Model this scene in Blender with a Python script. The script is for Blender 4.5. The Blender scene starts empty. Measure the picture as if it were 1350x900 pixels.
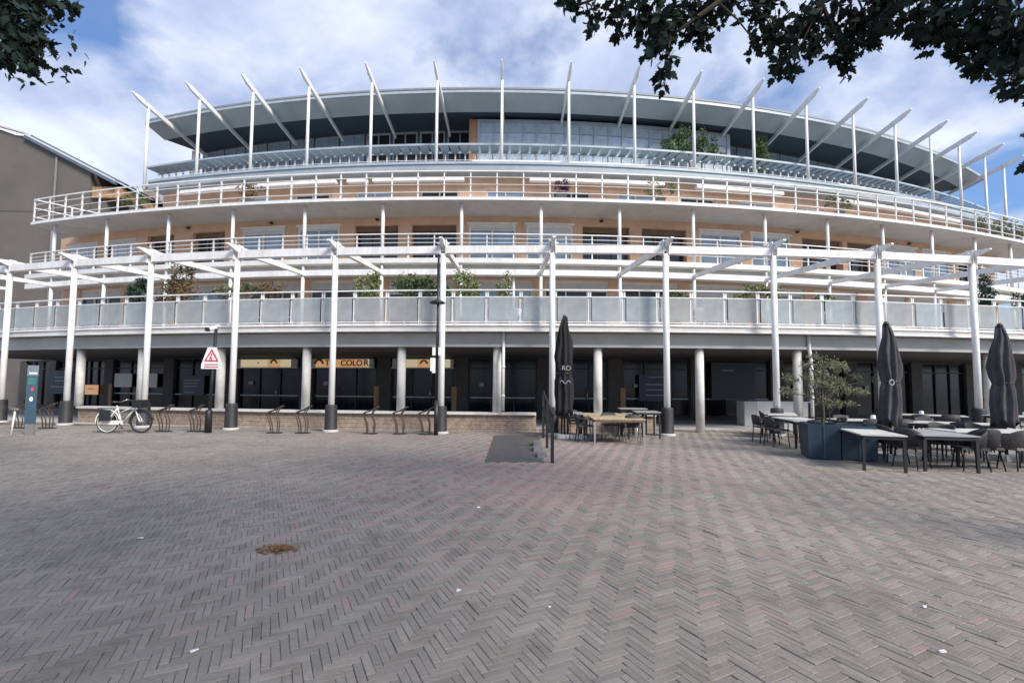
import bpy, bmesh, math, random
import numpy as np
from mathutils import Vector, Matrix
random.seed(7); rng = np.random.default_rng(7)
S = bpy.context.scene; COL = S.collection
R = math.radians; PI = math.pi

# ------------------------------------------------------------------ camera
cam = bpy.data.cameras.new('camera'); co = bpy.data.objects.new('camera', cam); COL.objects.link(co)
cam.sensor_width = 36.0; cam.lens = 632 / 1350 * 36; cam.clip_start = 0.05; cam.clip_end = 3000
cam.shift_y = 20 / 1350
_P, _R = R(3.4), R(0.4)
fw = Vector((0, math.cos(_P), math.sin(_P))); rt = Vector((1, 0, 0)); up = rt.cross(fw)
rt2 = rt * math.cos(_R) + up * math.sin(_R); up2 = up * math.cos(_R) - rt * math.sin(_R)
M3 = Matrix((rt2, up2, -fw)).transposed()
co.matrix_world = Matrix.Translation((0, 0, 1.6)) @ M3.to_4x4()
S.camera = co

# ------------------------------------------------------------------ light and sky
S.view_settings.view_transform = 'Standard'; S.view_settings.look = 'None'
S.view_settings.gamma = 1.0; S.view_settings.exposure = 0.95
SUN_EL, SUN_ROT = R(38), R(134)
sun = bpy.data.lights.new('sun', 'SUN'); sun.energy = 2.5; sun.angle = R(20); sun.color = (1.0, 0.93, 0.84)
so = bpy.data.objects.new('sun', sun); COL.objects.link(so)
sd = Vector((math.sin(SUN_ROT) * math.cos(SUN_EL), math.cos(SUN_ROT) * math.cos(SUN_EL), math.sin(SUN_EL)))
so.rotation_euler = (-sd).to_track_quat('-Z', 'Y').to_euler(); so.location = (30, -20, 40)
W = bpy.data.worlds.new('World'); S.world = W; W.use_nodes = True
nt = W.node_tree; nt.nodes.clear()
def N(tree, t, **kw):
    n = tree.nodes.new(t)
    for k, v in kw.items():
        if k in n.inputs.keys(): n.inputs[k].default_value = v
        else: setattr(n, k, v)
    return n
def L(tree, a, b): tree.links.new(a, b)
sky = N(nt, 'ShaderNodeTexSky', sky_type='NISHITA', sun_disc=False, sun_elevation=SUN_EL, sun_rotation=SUN_ROT,
        air_density=1.0, dust_density=1.2, ozone_density=2.0)
tc = N(nt, 'ShaderNodeTexCoord'); sx = N(nt, 'ShaderNodeSeparateXYZ'); L(nt, tc.outputs['Generated'], sx.inputs[0])
zc = N(nt, 'ShaderNodeMath', operation='MAXIMUM'); L(nt, sx.outputs[2], zc.inputs[0]); zc.inputs[1].default_value = 0.0
za = N(nt, 'ShaderNodeMath', operation='ADD'); L(nt, zc.outputs[0], za.inputs[0]); za.inputs[1].default_value = 0.34
dx = N(nt, 'ShaderNodeMath', operation='DIVIDE'); L(nt, sx.outputs[0], dx.inputs[0]); L(nt, za.outputs[0], dx.inputs[1])
dy = N(nt, 'ShaderNodeMath', operation='DIVIDE'); L(nt, sx.outputs[1], dy.inputs[0]); L(nt, za.outputs[0], dy.inputs[1])
cv = N(nt, 'ShaderNodeCombineXYZ'); L(nt, dx.outputs[0], cv.inputs[0]); L(nt, dy.outputs[0], cv.inputs[1]); cv.inputs[2].default_value = 12.6
n1 = N(nt, 'ShaderNodeTexNoise', Scale=2.5, Detail=10.0, Roughness=0.54, Distortion=0.15); L(nt, cv.outputs[0], n1.inputs['Vector'])
r1 = N(nt, 'ShaderNodeValToRGB'); L(nt, n1.outputs['Fac'], r1.inputs[0])
r1.color_ramp.elements[0].position = 0.40; r1.color_ramp.elements[1].position = 0.53
r1.color_ramp.elements[0].color = (0.12, 0.12, 0.12, 1); r1.color_ramp.elements[1].color = (0.97, 0.97, 0.97, 1)
n2 = N(nt, 'ShaderNodeTexNoise', Scale=3.4, Detail=7.0, Roughness=0.55, Distortion=0.2); L(nt, cv.outputs[0], n2.inputs['Vector'])
r2 = N(nt, 'ShaderNodeValToRGB'); L(nt, n2.outputs['Fac'], r2.inputs[0])
r2.color_ramp.elements[0].position = 0.36; r2.color_ramp.elements[1].position = 0.64
r2.color_ramp.elements[0].color = (2.3, 2.85, 4.3, 1); r2.color_ramp.elements[1].color = (4.8, 5.15, 6.0, 1)
tint = N(nt, 'ShaderNodeMix', data_type='RGBA', blend_type='MULTIPLY'); tint.inputs[0].default_value = 1.0
L(nt, sky.outputs[0], tint.inputs[6]); tint.inputs[7].default_value = (0.55, 0.76, 1.0, 1)
mx = N(nt, 'ShaderNodeMix', data_type='RGBA'); L(nt, r1.outputs[0], mx.inputs[0]); L(nt, tint.outputs[2], mx.inputs[6]); L(nt, r2.outputs[0], mx.inputs[7])
bg = N(nt, 'ShaderNodeBackground', Strength=0.1); L(nt, mx.outputs[2], bg.inputs[0])
wo = N(nt, 'ShaderNodeOutputWorld'); L(nt, bg.outputs[0], wo.inputs[0])

# ------------------------------------------------------------------ materials
MAT = {}
def mat(name, col, rough=0.6, metal=0.0, var=0.12, scale=6.0, bump=0.0, bscale=40.0, spec=0.5, objrand=0.0, stretch=None, dirt=0.0):
    m = bpy.data.materials.new(name); m.use_nodes = True; t = m.node_tree; b = t.nodes['Principled BSDF']
    tcn = N(t, 'ShaderNodeTexCoord'); src = tcn.outputs['Object']
    if stretch:
        mp = N(t, 'ShaderNodeMapping'); mp.inputs['Scale'].default_value = stretch; L(t, src, mp.inputs[0]); src = mp.outputs[0]
    n = N(t, 'ShaderNodeTexNoise', Scale=scale, Detail=6.0, Roughness=0.6); L(t, src, n.inputs['Vector'])
    rp = N(t, 'ShaderNodeValToRGB'); L(t, n.outputs['Fac'], rp.inputs[0])
    a = [max(0, c * (1 - var * 1.6)) for c in col]; z = [min(1, c * (1 + var)) for c in col]
    rp.color_ramp.elements[0].color = (*a, 1); rp.color_ramp.elements[1].color = (*z, 1)
    rp.color_ramp.elements[0].position = 0.3; rp.color_ramp.elements[1].position = 0.7
    out = rp.outputs[0]
    if dirt:
        n3 = N(t, 'ShaderNodeTexNoise', Scale=scale * 0.35, Detail=8.0, Roughness=0.7); L(t, src, n3.inputs['Vector'])
        r3 = N(t, 'ShaderNodeValToRGB'); L(t, n3.outputs['Fac'], r3.inputs[0])
        r3.color_ramp.elements[0].position = 0.45; r3.color_ramp.elements[1].position = 0.75
        r3.color_ramp.elements[0].color = (0, 0, 0, 1); r3.color_ramp.elements[1].color = (dirt, dirt, dirt, 1)
        md = N(t, 'ShaderNodeMix', data_type='RGBA'); L(t, r3.outputs[0], md.inputs[0]); L(t, out, md.inputs[6])
        md.inputs[7].default_value = (col[0] * .45, col[1] * .42, col[2] * .38, 1); out = md.outputs[2]
    if objrand:
        oi = N(t, 'ShaderNodeObjectInfo'); hv = N(t, 'ShaderNodeHueSaturation')
        mr = N(t, 'ShaderNodeMapRange'); L(t, oi.outputs['Random'], mr.inputs[0]); mr.inputs[3].default_value = 1 - objrand; mr.inputs[4].default_value = 1 + objrand
        L(t, mr.outputs[0], hv.inputs['Value']); L(t, out, hv.inputs['Color']); out = hv.outputs[0]
    L(t, out, b.inputs['Base Color'])
    rr = N(t, 'ShaderNodeMapRange'); L(t, n.outputs['Fac'], rr.inputs[0]); rr.inputs[3].default_value = max(0.02, rough - 0.12); rr.inputs[4].default_value = min(1, rough + 0.12)
    L(t, rr.outputs[0], b.inputs['Roughness'])
    b.inputs['Metallic'].default_value = metal; b.inputs['Specular IOR Level'].default_value = spec
    if bump:
        nb = N(t, 'ShaderNodeTexNoise', Scale=bscale, Detail=5.0); L(t, src, nb.inputs['Vector'])
        bp = N(t, 'ShaderNodeBump', Strength=bump, Distance=0.01); L(t, nb.outputs['Fac'], bp.inputs['Height']); L(t, bp.outputs[0], b.inputs['Normal'])
    MAT[name] = m; return m
mat('white_paint', (0.80, 0.79, 0.775), 0.42, var=0.06, scale=3.0, stretch=(2.5, 2.5, 0.5), dirt=0.4)
mat('white_trim', (0.74, 0.73, 0.70), 0.5, var=0.06, scale=3, dirt=0.3)
mat('slab_grey', (0.54, 0.53, 0.51), 0.7, var=0.08, scale=1.5, dirt=0.3)
mat('fascia_grey', (0.50, 0.495, 0.48), 0.45, var=0.08, scale=0.8, dirt=0.4)
mat('concrete_pale', (0.68, 0.66, 0.62), 0.75, var=0.12, scale=3, dirt=0.4, bump=0.1)
mat('tan_render', (0.64, 0.415, 0.28), 0.85, var=0.10, scale=1.2, bump=0.15, bscale=60, dirt=0.25)
mat('brown_frame', (0.16, 0.10, 0.065), 0.6, var=0.15, scale=4)
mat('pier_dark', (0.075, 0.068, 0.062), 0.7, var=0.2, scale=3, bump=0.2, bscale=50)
mat('black_metal', (0.018, 0.018, 0.02), 0.45, var=0.2, scale=5)
mat('dark_frame', (0.022, 0.023, 0.026), 0.5, var=0.2, scale=5)
mat('socket_black', (0.03, 0.03, 0.032), 0.6, var=0.3, scale=6, dirt=0.6)
mat('brick_wall', (0.36, 0.275, 0.215), 0.9, var=0.25, scale=8, bump=0.4, bscale=30)
mat('coping', (0.66, 0.64, 0.60), 0.7, var=0.1, scale=5, dirt=0.35)
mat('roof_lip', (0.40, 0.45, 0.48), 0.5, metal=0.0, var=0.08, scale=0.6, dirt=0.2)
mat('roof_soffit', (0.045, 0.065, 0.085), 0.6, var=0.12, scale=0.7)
mat('roof_top', (0.25, 0.27, 0.28), 0.6)
mat('louvre_blue', (0.40, 0.48, 0.54), 0.35, metal=0.3, var=0.12, scale=1.5, objrand=0.15)
mat('steel_blue', (0.36, 0.42, 0.47), 0.4, var=0.1, scale=2)
mat('parapet_blue', (0.33, 0.38, 0.42), 0.5, var=0.1, scale=1.0, dirt=0.3)
mat('penthouse_wall', (0.07, 0.09, 0.11), 0.6, var=0.15, scale=1)
mat('wood', (0.42, 0.24, 0.12), 0.6, var=0.25, scale=4, stretch=(1, 1, 0.1))
mat('table_white', (0.66, 0.65, 0.61), 0.4, var=0.08, scale=6, dirt=0.25)
mat('table_wood', (0.50, 0.40, 0.24), 0.5, var=0.25, scale=5, stretch=(6, 0.6, 1))
mat('table_grey', (0.36, 0.36, 0.35), 0.4, var=0.1, scale=6)
mat('rattan_dark', (0.035, 0.033, 0.036), 0.6, var=0.3, scale=25, bump=0.5, bscale=120)
mat('rattan_grey', (0.17, 0.15, 0.13), 0.65, var=0.3, scale=25, bump=0.5, bscale=120)
mat('chrome', (0.6, 0.6, 0.6), 0.3, metal=0.9, var=0.05)
mat('parasol_black', (0.012, 0.012, 0.014), 0.85, var=0.25, scale=8, bump=0.2, bscale=200)
mat('parasol_grey', (0.062, 0.058, 0.066), 0.85, var=0.2, scale=8, bump=0.2, bscale=200)
mat('navy', (0.018, 0.040, 0.062), 0.5, var=0.15, scale=4)
mat('meter_blue', (0.035, 0.075, 0.115), 0.4, var=0.12, scale=4)
mat('meter_grey', (0.16, 0.16, 0.16), 0.6)
mat('signal_red', (0.62, 0.05, 0.06), 0.4, var=0.05)
mat('sign_white', (0.80, 0.80, 0.80), 0.4, var=0.03)
mat('sign_cream', (0.66, 0.54, 0.34), 0.5, var=0.08, scale=2)
mat('sign_orange', (0.66, 0.36, 0.17), 0.5, var=0.08)
mat('letter_brown', (0.20, 0.075, 0.03), 0.5, var=0.08)
mat('letter_red', (0.55, 0.04, 0.07), 0.5, var=0.05)
mat('teal', (0.03, 0.16, 0.15), 0.5, var=0.2)
mat('poster_navy', (0.02, 0.018, 0.06), 0.35, var=0.2)
mat('poster_line', (0.35, 0.35, 0.40), 0.5, var=0.1)
mat('tyre', (0.02, 0.02, 0.02), 0.8)
mat('rack_brown', (0.07, 0.05, 0.04), 0.6, var=0.3, scale=10)
mat('neighbour_grey', (0.128, 0.118, 0.108), 0.85, var=0.10, scale=0.5, bump=0.1, dirt=0.3)
mat('slate', (0.10, 0.13, 0.17), 0.6, var=0.15, scale=3)
mat('far_brick', (0.30, 0.24, 0.21), 0.85, var=0.2, scale=4)
mat('bark', (0.06, 0.05, 0.04), 0.9, var=0.3, scale=6, bump=0.5, bscale=25)
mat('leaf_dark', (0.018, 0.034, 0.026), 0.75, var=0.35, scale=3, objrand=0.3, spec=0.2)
mat('leaf_olive', (0.19, 0.205, 0.11), 0.6, var=0.35, scale=4)
mat('leaf_green', (0.10, 0.15, 0.05), 0.6, var=0.4, scale=5)
mat('leaf_light', (0.22, 0.26, 0.10), 0.6, var=0.35, scale=5)
mat('leaf_conifer', (0.028, 0.065, 0.045), 0.7, var=0.3, scale=5)
mat('leaf_rust', (0.16, 0.11, 0.05), 0.7, var=0.35, scale=5)
mat('dry_leaf', (0.23, 0.13, 0.06), 0.8, var=0.4, scale=40)
mat('pot_terracotta', (0.34, 0.16, 0.08), 0.8, var=0.15)
mat('pot_grey', (0.25, 0.25, 0.25), 0.7, var=0.15)
mat('litter', (0.75, 0.75, 0.73), 0.7, var=0.1)
mat('leaf_purple', (0.12, 0.03, 0.09), 0.7, var=0.35, scale=5)
mat('curtain', (0.55, 0.56, 0.64), 0.9, var=0.12, scale=8, stretch=(6, 6, 0.3))
mat('shutter', (0.62, 0.63, 0.63), 0.5, var=0.06)
mat('mat_dark', (0.085, 0.08, 0.076), 0.85, var=0.12, scale=5, bump=0.2, bscale=120)
mat('soil', (0.05, 0.035, 0.025), 0.95)
mat('saddle', (0.03, 0.025, 0.02), 0.6)

def pane_mat(name, col, rough, var=0.3, scale=0.5):
    m = mat(name, col, rough, var=var, scale=scale, spec=0.6); return m
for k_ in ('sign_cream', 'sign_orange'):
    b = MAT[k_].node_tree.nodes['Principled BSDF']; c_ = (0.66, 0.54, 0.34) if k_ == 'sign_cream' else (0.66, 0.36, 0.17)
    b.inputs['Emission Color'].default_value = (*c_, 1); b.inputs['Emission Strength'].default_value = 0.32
pane_mat('pane_dark', (0.022, 0.026, 0.032), 0.16)
pane_mat('pane_shop', (0.007, 0.010, 0.018), 0.13); MAT['pane_shop'].node_tree.nodes['Principled BSDF'].inputs['Specular IOR Level'].default_value = 0.34
pane_mat('pane_blue', (0.30, 0.40, 0.50), 0.14)  # reflected sky and pale curtains put into the pane's base colour
pane_mat('pane_sky', (0.46, 0.54, 0.62), 0.15)  # pale sky reflection painted as base colour

m = bpy.data.materials.new('frosted_glass'); m.use_nodes = True; t = m.node_tree; b = t.nodes['Principled BSDF']
b.inputs['Roughness'].default_value = 0.3
oi = N(t, 'ShaderNodeObjectInfo'); rp = N(t, 'ShaderNodeValToRGB'); L(t, oi.outputs['Random'], rp.inputs[0])
rp.color_ramp.elements[0].color = (0.46, 0.46, 0.455, 1); rp.color_ramp.elements[1].color = (0.50, 0.54, 0.57, 1); L(t, rp.outputs[0], b.inputs['Base Color'])
tr = N(t, 'ShaderNodeBsdfTransparent'); tr.inputs[0].default_value = (0.85, 0.9, 0.9, 1); ms = N(t, 'ShaderNodeMixShader')
tcn = N(t, 'ShaderNodeTexCoord'); nn = N(t, 'ShaderNodeTexNoise', Scale=1.2, Detail=3.0); L(t, tcn.outputs['Object'], nn.inputs['Vector'])
mr = N(t, 'ShaderNodeMapRange'); L(t, nn.outputs['Fac'], mr.inputs[0]); mr.inputs[1].default_value = 0.3; mr.inputs[2].default_value = 0.7; mr.inputs[3].default_value = 0.28; mr.inputs[4].default_value = 0.66
L(t, mr.outputs[0], ms.inputs[0]); L(t, b.outputs[0], ms.inputs[1]); L(t, tr.outputs[0], ms.inputs[2])
L(t, ms.outputs[0], t.nodes['Material Output'].inputs[0]); MAT['frosted_glass'] = m

def paver_mat(name, mode):
    m = bpy.data.materials.new(name); m.use_nodes = True; t = m.node_tree; b = t.nodes['Principled BSDF']
    if mode == 'attr': a = N(t, 'ShaderNodeAttribute', attribute_name='tint'); f = a.outputs['Fac']
    elif mode == 'obj': a = N(t, 'ShaderNodeObjectInfo'); f = a.outputs['Random']
    else:
        g0 = N(t, 'ShaderNodeTexCoord'); v = N(t, 'ShaderNodeTexVoronoi', Scale=6.0); L(t, g0.outputs['Object'], v.inputs['Vector'])
        sp = N(t, 'ShaderNodeSeparateColor'); L(t, v.outputs['Color'], sp.inputs[0]); f = sp.outputs[0]
    rp = N(t, 'ShaderNodeValToRGB'); L(t, f, rp.inputs[0]); cr = rp.color_ramp
    cr.elements[0].color = (0.208, 0.192, 0.172, 1); cr.elements[1].color = (0.280, 0.257, 0.230, 1)
    e = cr.elements.new(0.35); e.color = (0.234, 0.215, 0.193, 1); e = cr.elements.new(0.75); e.color = (0.255, 0.233, 0.207, 1)
    out = rp.outputs[0]
    ge = N(t, 'ShaderNodeNewGeometry')
    n = N(t, 'ShaderNodeTexNoise', Scale=0.45, Detail=6.0, Roughness=0.65); L(t, ge.outputs['Position'], n.inputs['Vector'])
    r2 = N(t, 'ShaderNodeValToRGB'); L(t, n.outputs['Fac'], r2.inputs[0])
    r2.color_ramp.elements[0].color = (0.78, 0.78, 0.78, 1); r2.color_ramp.elements[1].color = (1.2, 1.18, 1.16, 1); r2.color_ramp.elements[0].position = 0.3; r2.color_ramp.elements[1].position = 0.7
    mm = N(t, 'ShaderNodeMix', data_type='RGBA', blend_type='MULTIPLY'); mm.inputs[0].default_value = 1; L(t, out, mm.inputs[6]); L(t, r2.outputs[0], mm.inputs[7]); out = mm.outputs[2]
    if mode == 'attr':
        a2 = N(t, 'ShaderNodeAttribute', attribute_name='red'); mm = N(t, 'ShaderNodeMix', data_type='RGBA'); L(t, a2.outputs['Fac'], mm.inputs[0]); L(t, out, mm.inputs[6])
        mm.inputs[7].default_value = (0.31, 0.215, 0.198, 1); out = mm.outputs[2]
    n5 = N(t, 'ShaderNodeTexNoise', Scale=2.6, Detail=9.0, Roughness=0.72); L(t, ge.outputs['Position'], n5.inputs['Vector'])
    r5 = N(t, 'ShaderNodeValToRGB'); L(t, n5.outputs['Fac'], r5.inputs[0]); r5.color_ramp.elements[0].position = 0.5; r5.color_ramp.elements[1].position = 0.78
    r5.color_ramp.elements[0].color = (1, 1, 1, 1); r5.color_ramp.elements[1].color = (0.62, 0.60, 0.56, 1)
    m5 = N(t, 'ShaderNodeMix', data_type='RGBA', blend_type='MULTIPLY'); m5.inputs[0].default_value = 1; L(t, out, m5.inputs[6]); L(t, r5.outputs[0], m5.inputs[7]); out = m5.outputs[2]
    v6 = N(t, 'ShaderNodeTexVoronoi', Scale=1.3); L(t, ge.outputs['Position'], v6.inputs['Vector'])
    r6 = N(t, 'ShaderNodeValToRGB'); L(t, v6.outputs['Distance'], r6.inputs[0]); r6.color_ramp.elements[0].position = 0.022; r6.color_ramp.elements[1].position = 0.034
    r6.color_ramp.elements[0].color = (0.5, 0.5, 0.5, 1); r6.color_ramp.elements[1].color = (1, 1, 1, 1)
    m6 = N(t, 'ShaderNodeMix', data_type='RGBA', blend_type='MULTIPLY'); m6.inputs[0].default_value = 1; L(t, out, m6.inputs[6]); L(t, r6.outputs[0], m6.inputs[7]); out = m6.outputs[2]
    # grains
    n3 = N(t, 'ShaderNodeTexNoise', Scale=60.0, Detail=4.0); L(t, ge.outputs['Position'], n3.inputs['Vector'])
    r3 = N(t, 'ShaderNodeMapRange'); L(t, n3.outputs['Fac'], r3.inputs[0]); r3.inputs[3].default_value = 0.72; r3.inputs[4].default_value = 1.28
    hv = N(t, 'ShaderNodeHueSaturation'); L(t, r3.outputs[0], hv.inputs['Value']); L(t, out, hv.inputs['Color'])
    L(t, hv.outputs[0], b.inputs['Base Color']); b.inputs['Roughness'].default_value = 0.78; b.inputs['Specular IOR Level'].default_value = 0.35
    bp = N(t, 'ShaderNodeBump', Strength=0.35, Distance=0.004); L(t, n3.outputs['Fac'], bp.inputs['Height']); L(t, bp.outputs[0], b.inputs['Normal'])
    MAT[name] = m
paver_mat('paver_attr', 'attr'); paver_mat('paver_obj', 'obj'); paver_mat('paver_far', 'far')
mat('joint_sand', (0.13, 0.12, 0.105), 0.95, var=0.45, scale=3)

# ------------------------------------------------------------------ mesh builders
class MB:
    def __init__(s): s.v = []; s.f = []
    def add(s, vs, fs):
        o = len(s.v); s.v += [tuple(p) for p in vs]; s.f += [tuple(i + o for i in f) for f in fs]
    def box(s, c, d, rz=0.0, top=None):
        x, y, z = d[0] / 2, d[1] / 2, d[2] / 2; t = top or (1, 1)
        ca, sa = math.cos(rz), math.sin(rz); P = []
        for k, (fx, fy) in ((-1, (1, 1)), (1, t)):
            for sx_, sy_ in ((-1, -1), (1, -1), (1, 1), (-1, 1)):
                a, b_ = sx_ * x * fx, sy_ * y * fy
                P.append((c[0] + a * ca - b_ * sa, c[1] + a * sa + b_ * ca, c[2] + k * z))
        s.add(P, [(3, 2, 1, 0), (4, 5, 6, 7), (0, 1, 5, 4), (1, 2, 6, 5), (2, 3, 7, 6), (3, 0, 4, 7)])
    def bar(s, p, q, w, h, w2=None, h2=None, upv=(0, 0, 1)):
        p, q = Vector(p), Vector(q); d = (q - p).normalized(); u = Vector(upv)
        if abs(d.dot(u)) > 0.98: u = Vector((0, 1, 0))
        r = d.cross(u).normalized(); u = r.cross(d); P = []
        for c, a, b_ in ((p, w, h), (q, w2 or w, h2 or h)):
            for i, j in ((-1, -1), (1, -1), (1, 1), (-1, 1)): P.append(c + r * (i * a / 2) + u * (j * b_ / 2))
        s.add(P, [(0, 1, 2, 3), (7, 6, 5, 4), (0, 4, 5, 1), (1, 5, 6, 2), (2, 6, 7, 3), (3, 7, 4, 0)])
    def tube(s, pts, r, n=8, r2=None, cap=True):
        pts = [Vector(p) for p in pts]; m_ = len(pts); rings = []
        prev = None
        for i, p in enumerate(pts):
            d = (pts[min(i + 1, m_ - 1)] - pts[max(i - 1, 0)]).normalized()
            if prev is None:
                a = Vector((0, 0, 1)) if abs(d.z) < 0.9 else Vector((1, 0, 0))
                x = d.cross(a).normalized()
            else: x = (prev - d * prev.dot(d)).normalized()
            y = d.cross(x); prev = x
            rr = r if r2 is None else r + (r2 - r) * i / (m_ - 1)
            rings.append([p + x * math.cos(2 * PI * k / n) * rr + y * math.sin(2 * PI * k / n) * rr for k in range(n)])
        V = [q for g in rings for q in g]; F = []
        for i in range(m_ - 1):
            for k in range(n): F.append((i * n + k, i * n + (k + 1) % n, (i + 1) * n + (k + 1) % n, (i + 1) * n + k))
        if cap: F.append(tuple(range(n))[::-1]); F.append(tuple((m_ - 1) * n + k for k in range(n)))
        s.add(V, F)
    def lathe(s, c, prof, n=16, flute=0, amp=0.0, ph=0.0):
        V = []; F = []
        for (r, z) in prof:
            for k in range(n):
                a = 2 * PI * k / n + ph; rr = r * (1 + amp * math.cos(flute * a)) if flute else r
                V.append((c[0] + rr * math.cos(a), c[1] + rr * math.sin(a), c[2] + z))
        m_ = len(prof)
        for i in range(m_ - 1):
            for k in range(n): F.append((i * n + k, i * n + (k + 1) % n, (i + 1) * n + (k + 1) % n, (i + 1) * n + k))
        F.append(tuple(range(n))[::-1]); F.append(tuple((m_ - 1) * n + k for k in range(n)))
        s.add(V, F)
    def arcbox(s, c, r0, r1, x0, x1, z0, z1, step=0.8, z0b=None, z1b=None):
        """box along an arc, faces r0 (rear) .. r1 (front), between the X positions x0..x1 at the front"""
        a0 = math.asin(max(-1, min(1, (x0 - c[0]) / r1))); a1 = math.asin(max(-1, min(1, (x1 - c[0]) / r1)))
        n = max(1, int(abs(a1 - a0) * r1 / step)); V = []; F = []
        zb0 = z0 if z0b is None else z0b; zb1 = z1 if z1b is None else z1b
        for i in range(n + 1):
            a = a0 + (a1 - a0) * i / n; sn, cs = math.sin(a), math.cos(a)
            V += [(c[0] + r1 * sn, c[1] - r1 * cs, z0), (c[0] + r1 * sn, c[1] - r1 * cs, z1), (c[0] + r0 * sn, c[1] - r0 * cs, zb1), (c[0] + r0 * sn, c[1] - r0 * cs, zb0)]
        for i in range(n):
            o = i * 4; p = o + 4
            F += [(o, p, p + 1, o + 1), (o + 1, p + 1, p + 2, o + 2), (o + 2, p + 2, p + 3, o + 3), (o + 3, p + 3, p, o)]
        F += [(0, 1, 2, 3), (n * 4 + 3, n * 4 + 2, n * 4 + 1, n * 4)]
        s.add(V, F)
    def mesh(s, name, m=None, smooth=False):
        me = bpy.data.meshes.new(name); me.from_pydata(s.v, [], s.f)
        if smooth: me.polygons.foreach_set('use_smooth', [True] * len(me.polygons))
        if m: me.materials.append(MAT[m])
        me.update(); return me

WL = {}
def tag(o, label=None, cat=None, group=None, kind=None):
    if label: o['label'] = label
    if cat: o['category'] = cat
    if group: o['group'] = group
    if kind: o['kind'] = kind
    return o
def link(name, me, parent=None, w=(0, 0, 0), rz=0.0, local=False):
    o = bpy.data.objects.new(name, me); COL.objects.link(o); w = Vector(w)
    if parent is not None:
        o.parent = parent; o.location = w if local else w - WL.get(parent.name, Vector((0, 0, 0)))
    else: o.location = w
    o.rotation_euler = (0, 0, rz); WL[o.name] = w.copy(); return o
def part(name, mb, m, parent, smooth=False, local=False):
    return link(name, mb.mesh(name, m, smooth), parent, local=local)
def thing(name, loc, label, cat, group=None, rz=0.0):
    o = bpy.data.objects.new(name, None); COL.objects.link(o); o.location = loc; o.rotation_euler = (0, 0, rz)
    o.empty_display_size = 0.2; WL[o.name] = Vector(loc); return tag(o, label, cat, group)
def copy_tree(o, parent=None):
    c = o.copy(); COL.objects.link(c); c.parent = parent
    for ch in list(o.children): copy_tree(ch, c)
    return c
def place(o, loc, rz, label, group=None):
    o.location = loc; o.rotation_euler = (0, 0, rz); o['label'] = label
    if group: o['group'] = group
    return o
def text_mesh(s, size, m, depth=0.01, bold=0.0):
    cu = bpy.data.curves.new('lettering', 'FONT'); cu.body = s; cu.size = size; cu.extrude = depth; cu.align_x = 'CENTER'; cu.align_y = 'CENTER'; cu.offset = bold
    o = bpy.data.objects.new('lettering', cu); COL.objects.link(o)
    dg = bpy.context.evaluated_depsgraph_get(); me = bpy.data.meshes.new_from_object(o.evaluated_get(dg))
    bpy.data.objects.remove(o); bpy.data.curves.remove(cu)
    me.transform(Matrix.Rotation(PI / 2, 4, 'X')); me.materials.clear(); me.materials.append(MAT[m]); return me

A = (3.2, 100.7)      # centre of the terrace and pergola arcs
U = (-0.9, 95.0)      # centre of the upper floors' arcs
def ap(c, r, x): return Vector((x, c[1] - math.sqrt(r * r - (x - c[0]) ** 2), 0))
def az(c, r, x): return math.asin((x - c[0]) / r)
def xs_along(c, r, x0, x1, step):
    a0, a1 = az(c, r, x0), az(c, r, x1); n = max(1, round((a1 - a0) * r / step))
    return [c[0] + r * math.sin(a0 + (a1 - a0) * i / n) for i in range(n + 1)]

# ------------------------------------------------------------------ ground
g = MB(); g.add([(-400, -200, -0.022), (400, -200, -0.022), (400, 600, -0.022), (-400, 600, -0.022)], [(0, 1, 2, 3)])
ground = link('ground', g.mesh('ground', 'paver_far')); tag(ground, kind='structure')
g = MB(); g.add([(-24, 1.2, -0.012), (24, 1.2, -0.012), (24, 18.6, -0.012), (-24, 18.6, -0.012)], [(0, 1, 2, 3)])
square = link('square', g.mesh('square', 'joint_sand')); tag(square, kind='structure')
# herringbone bricks: cells of half a brick, rotated
bw = 0.052; gap = 0.0024; rot = R(27); ca, sa = math.cos(rot), math.sin(rot)
I = np.arange(-520, 521); gx, gy = np.meshgrid(I, I, indexing='ij'); k = (gx - gy) % 8
def centres(mask, h):
    cx = (gx[mask] + (2.0 if h else 0.5)) * bw; cy = (gy[mask] + (0.5 if h else 2.0)) * bw
    return np.c_[cx * ca - cy * sa, cx * sa + cy * ca + 6.0, np.full(len(cx), 1.0 if h else 0.0)]
B = np.vstack([centres(k == 0, True), centres(k == 7, False)])
keep = (B[:, 1] > 1.7) & (B[:, 1] < 17.9) & (np.abs(B[:, 0]) < 1.22 * B[:, 1] + 1.0) & (np.abs(B[:, 0]) < 23.5)
B = B[keep]
inmat = (B[:, 0] > -0.56) & (B[:, 0] < 0.66 + (B[:, 1] - 10.1) * 0.04) & (B[:, 1] > 10.1) & (B[:, 1] < 15.4)
B = B[~inmat]
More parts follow.
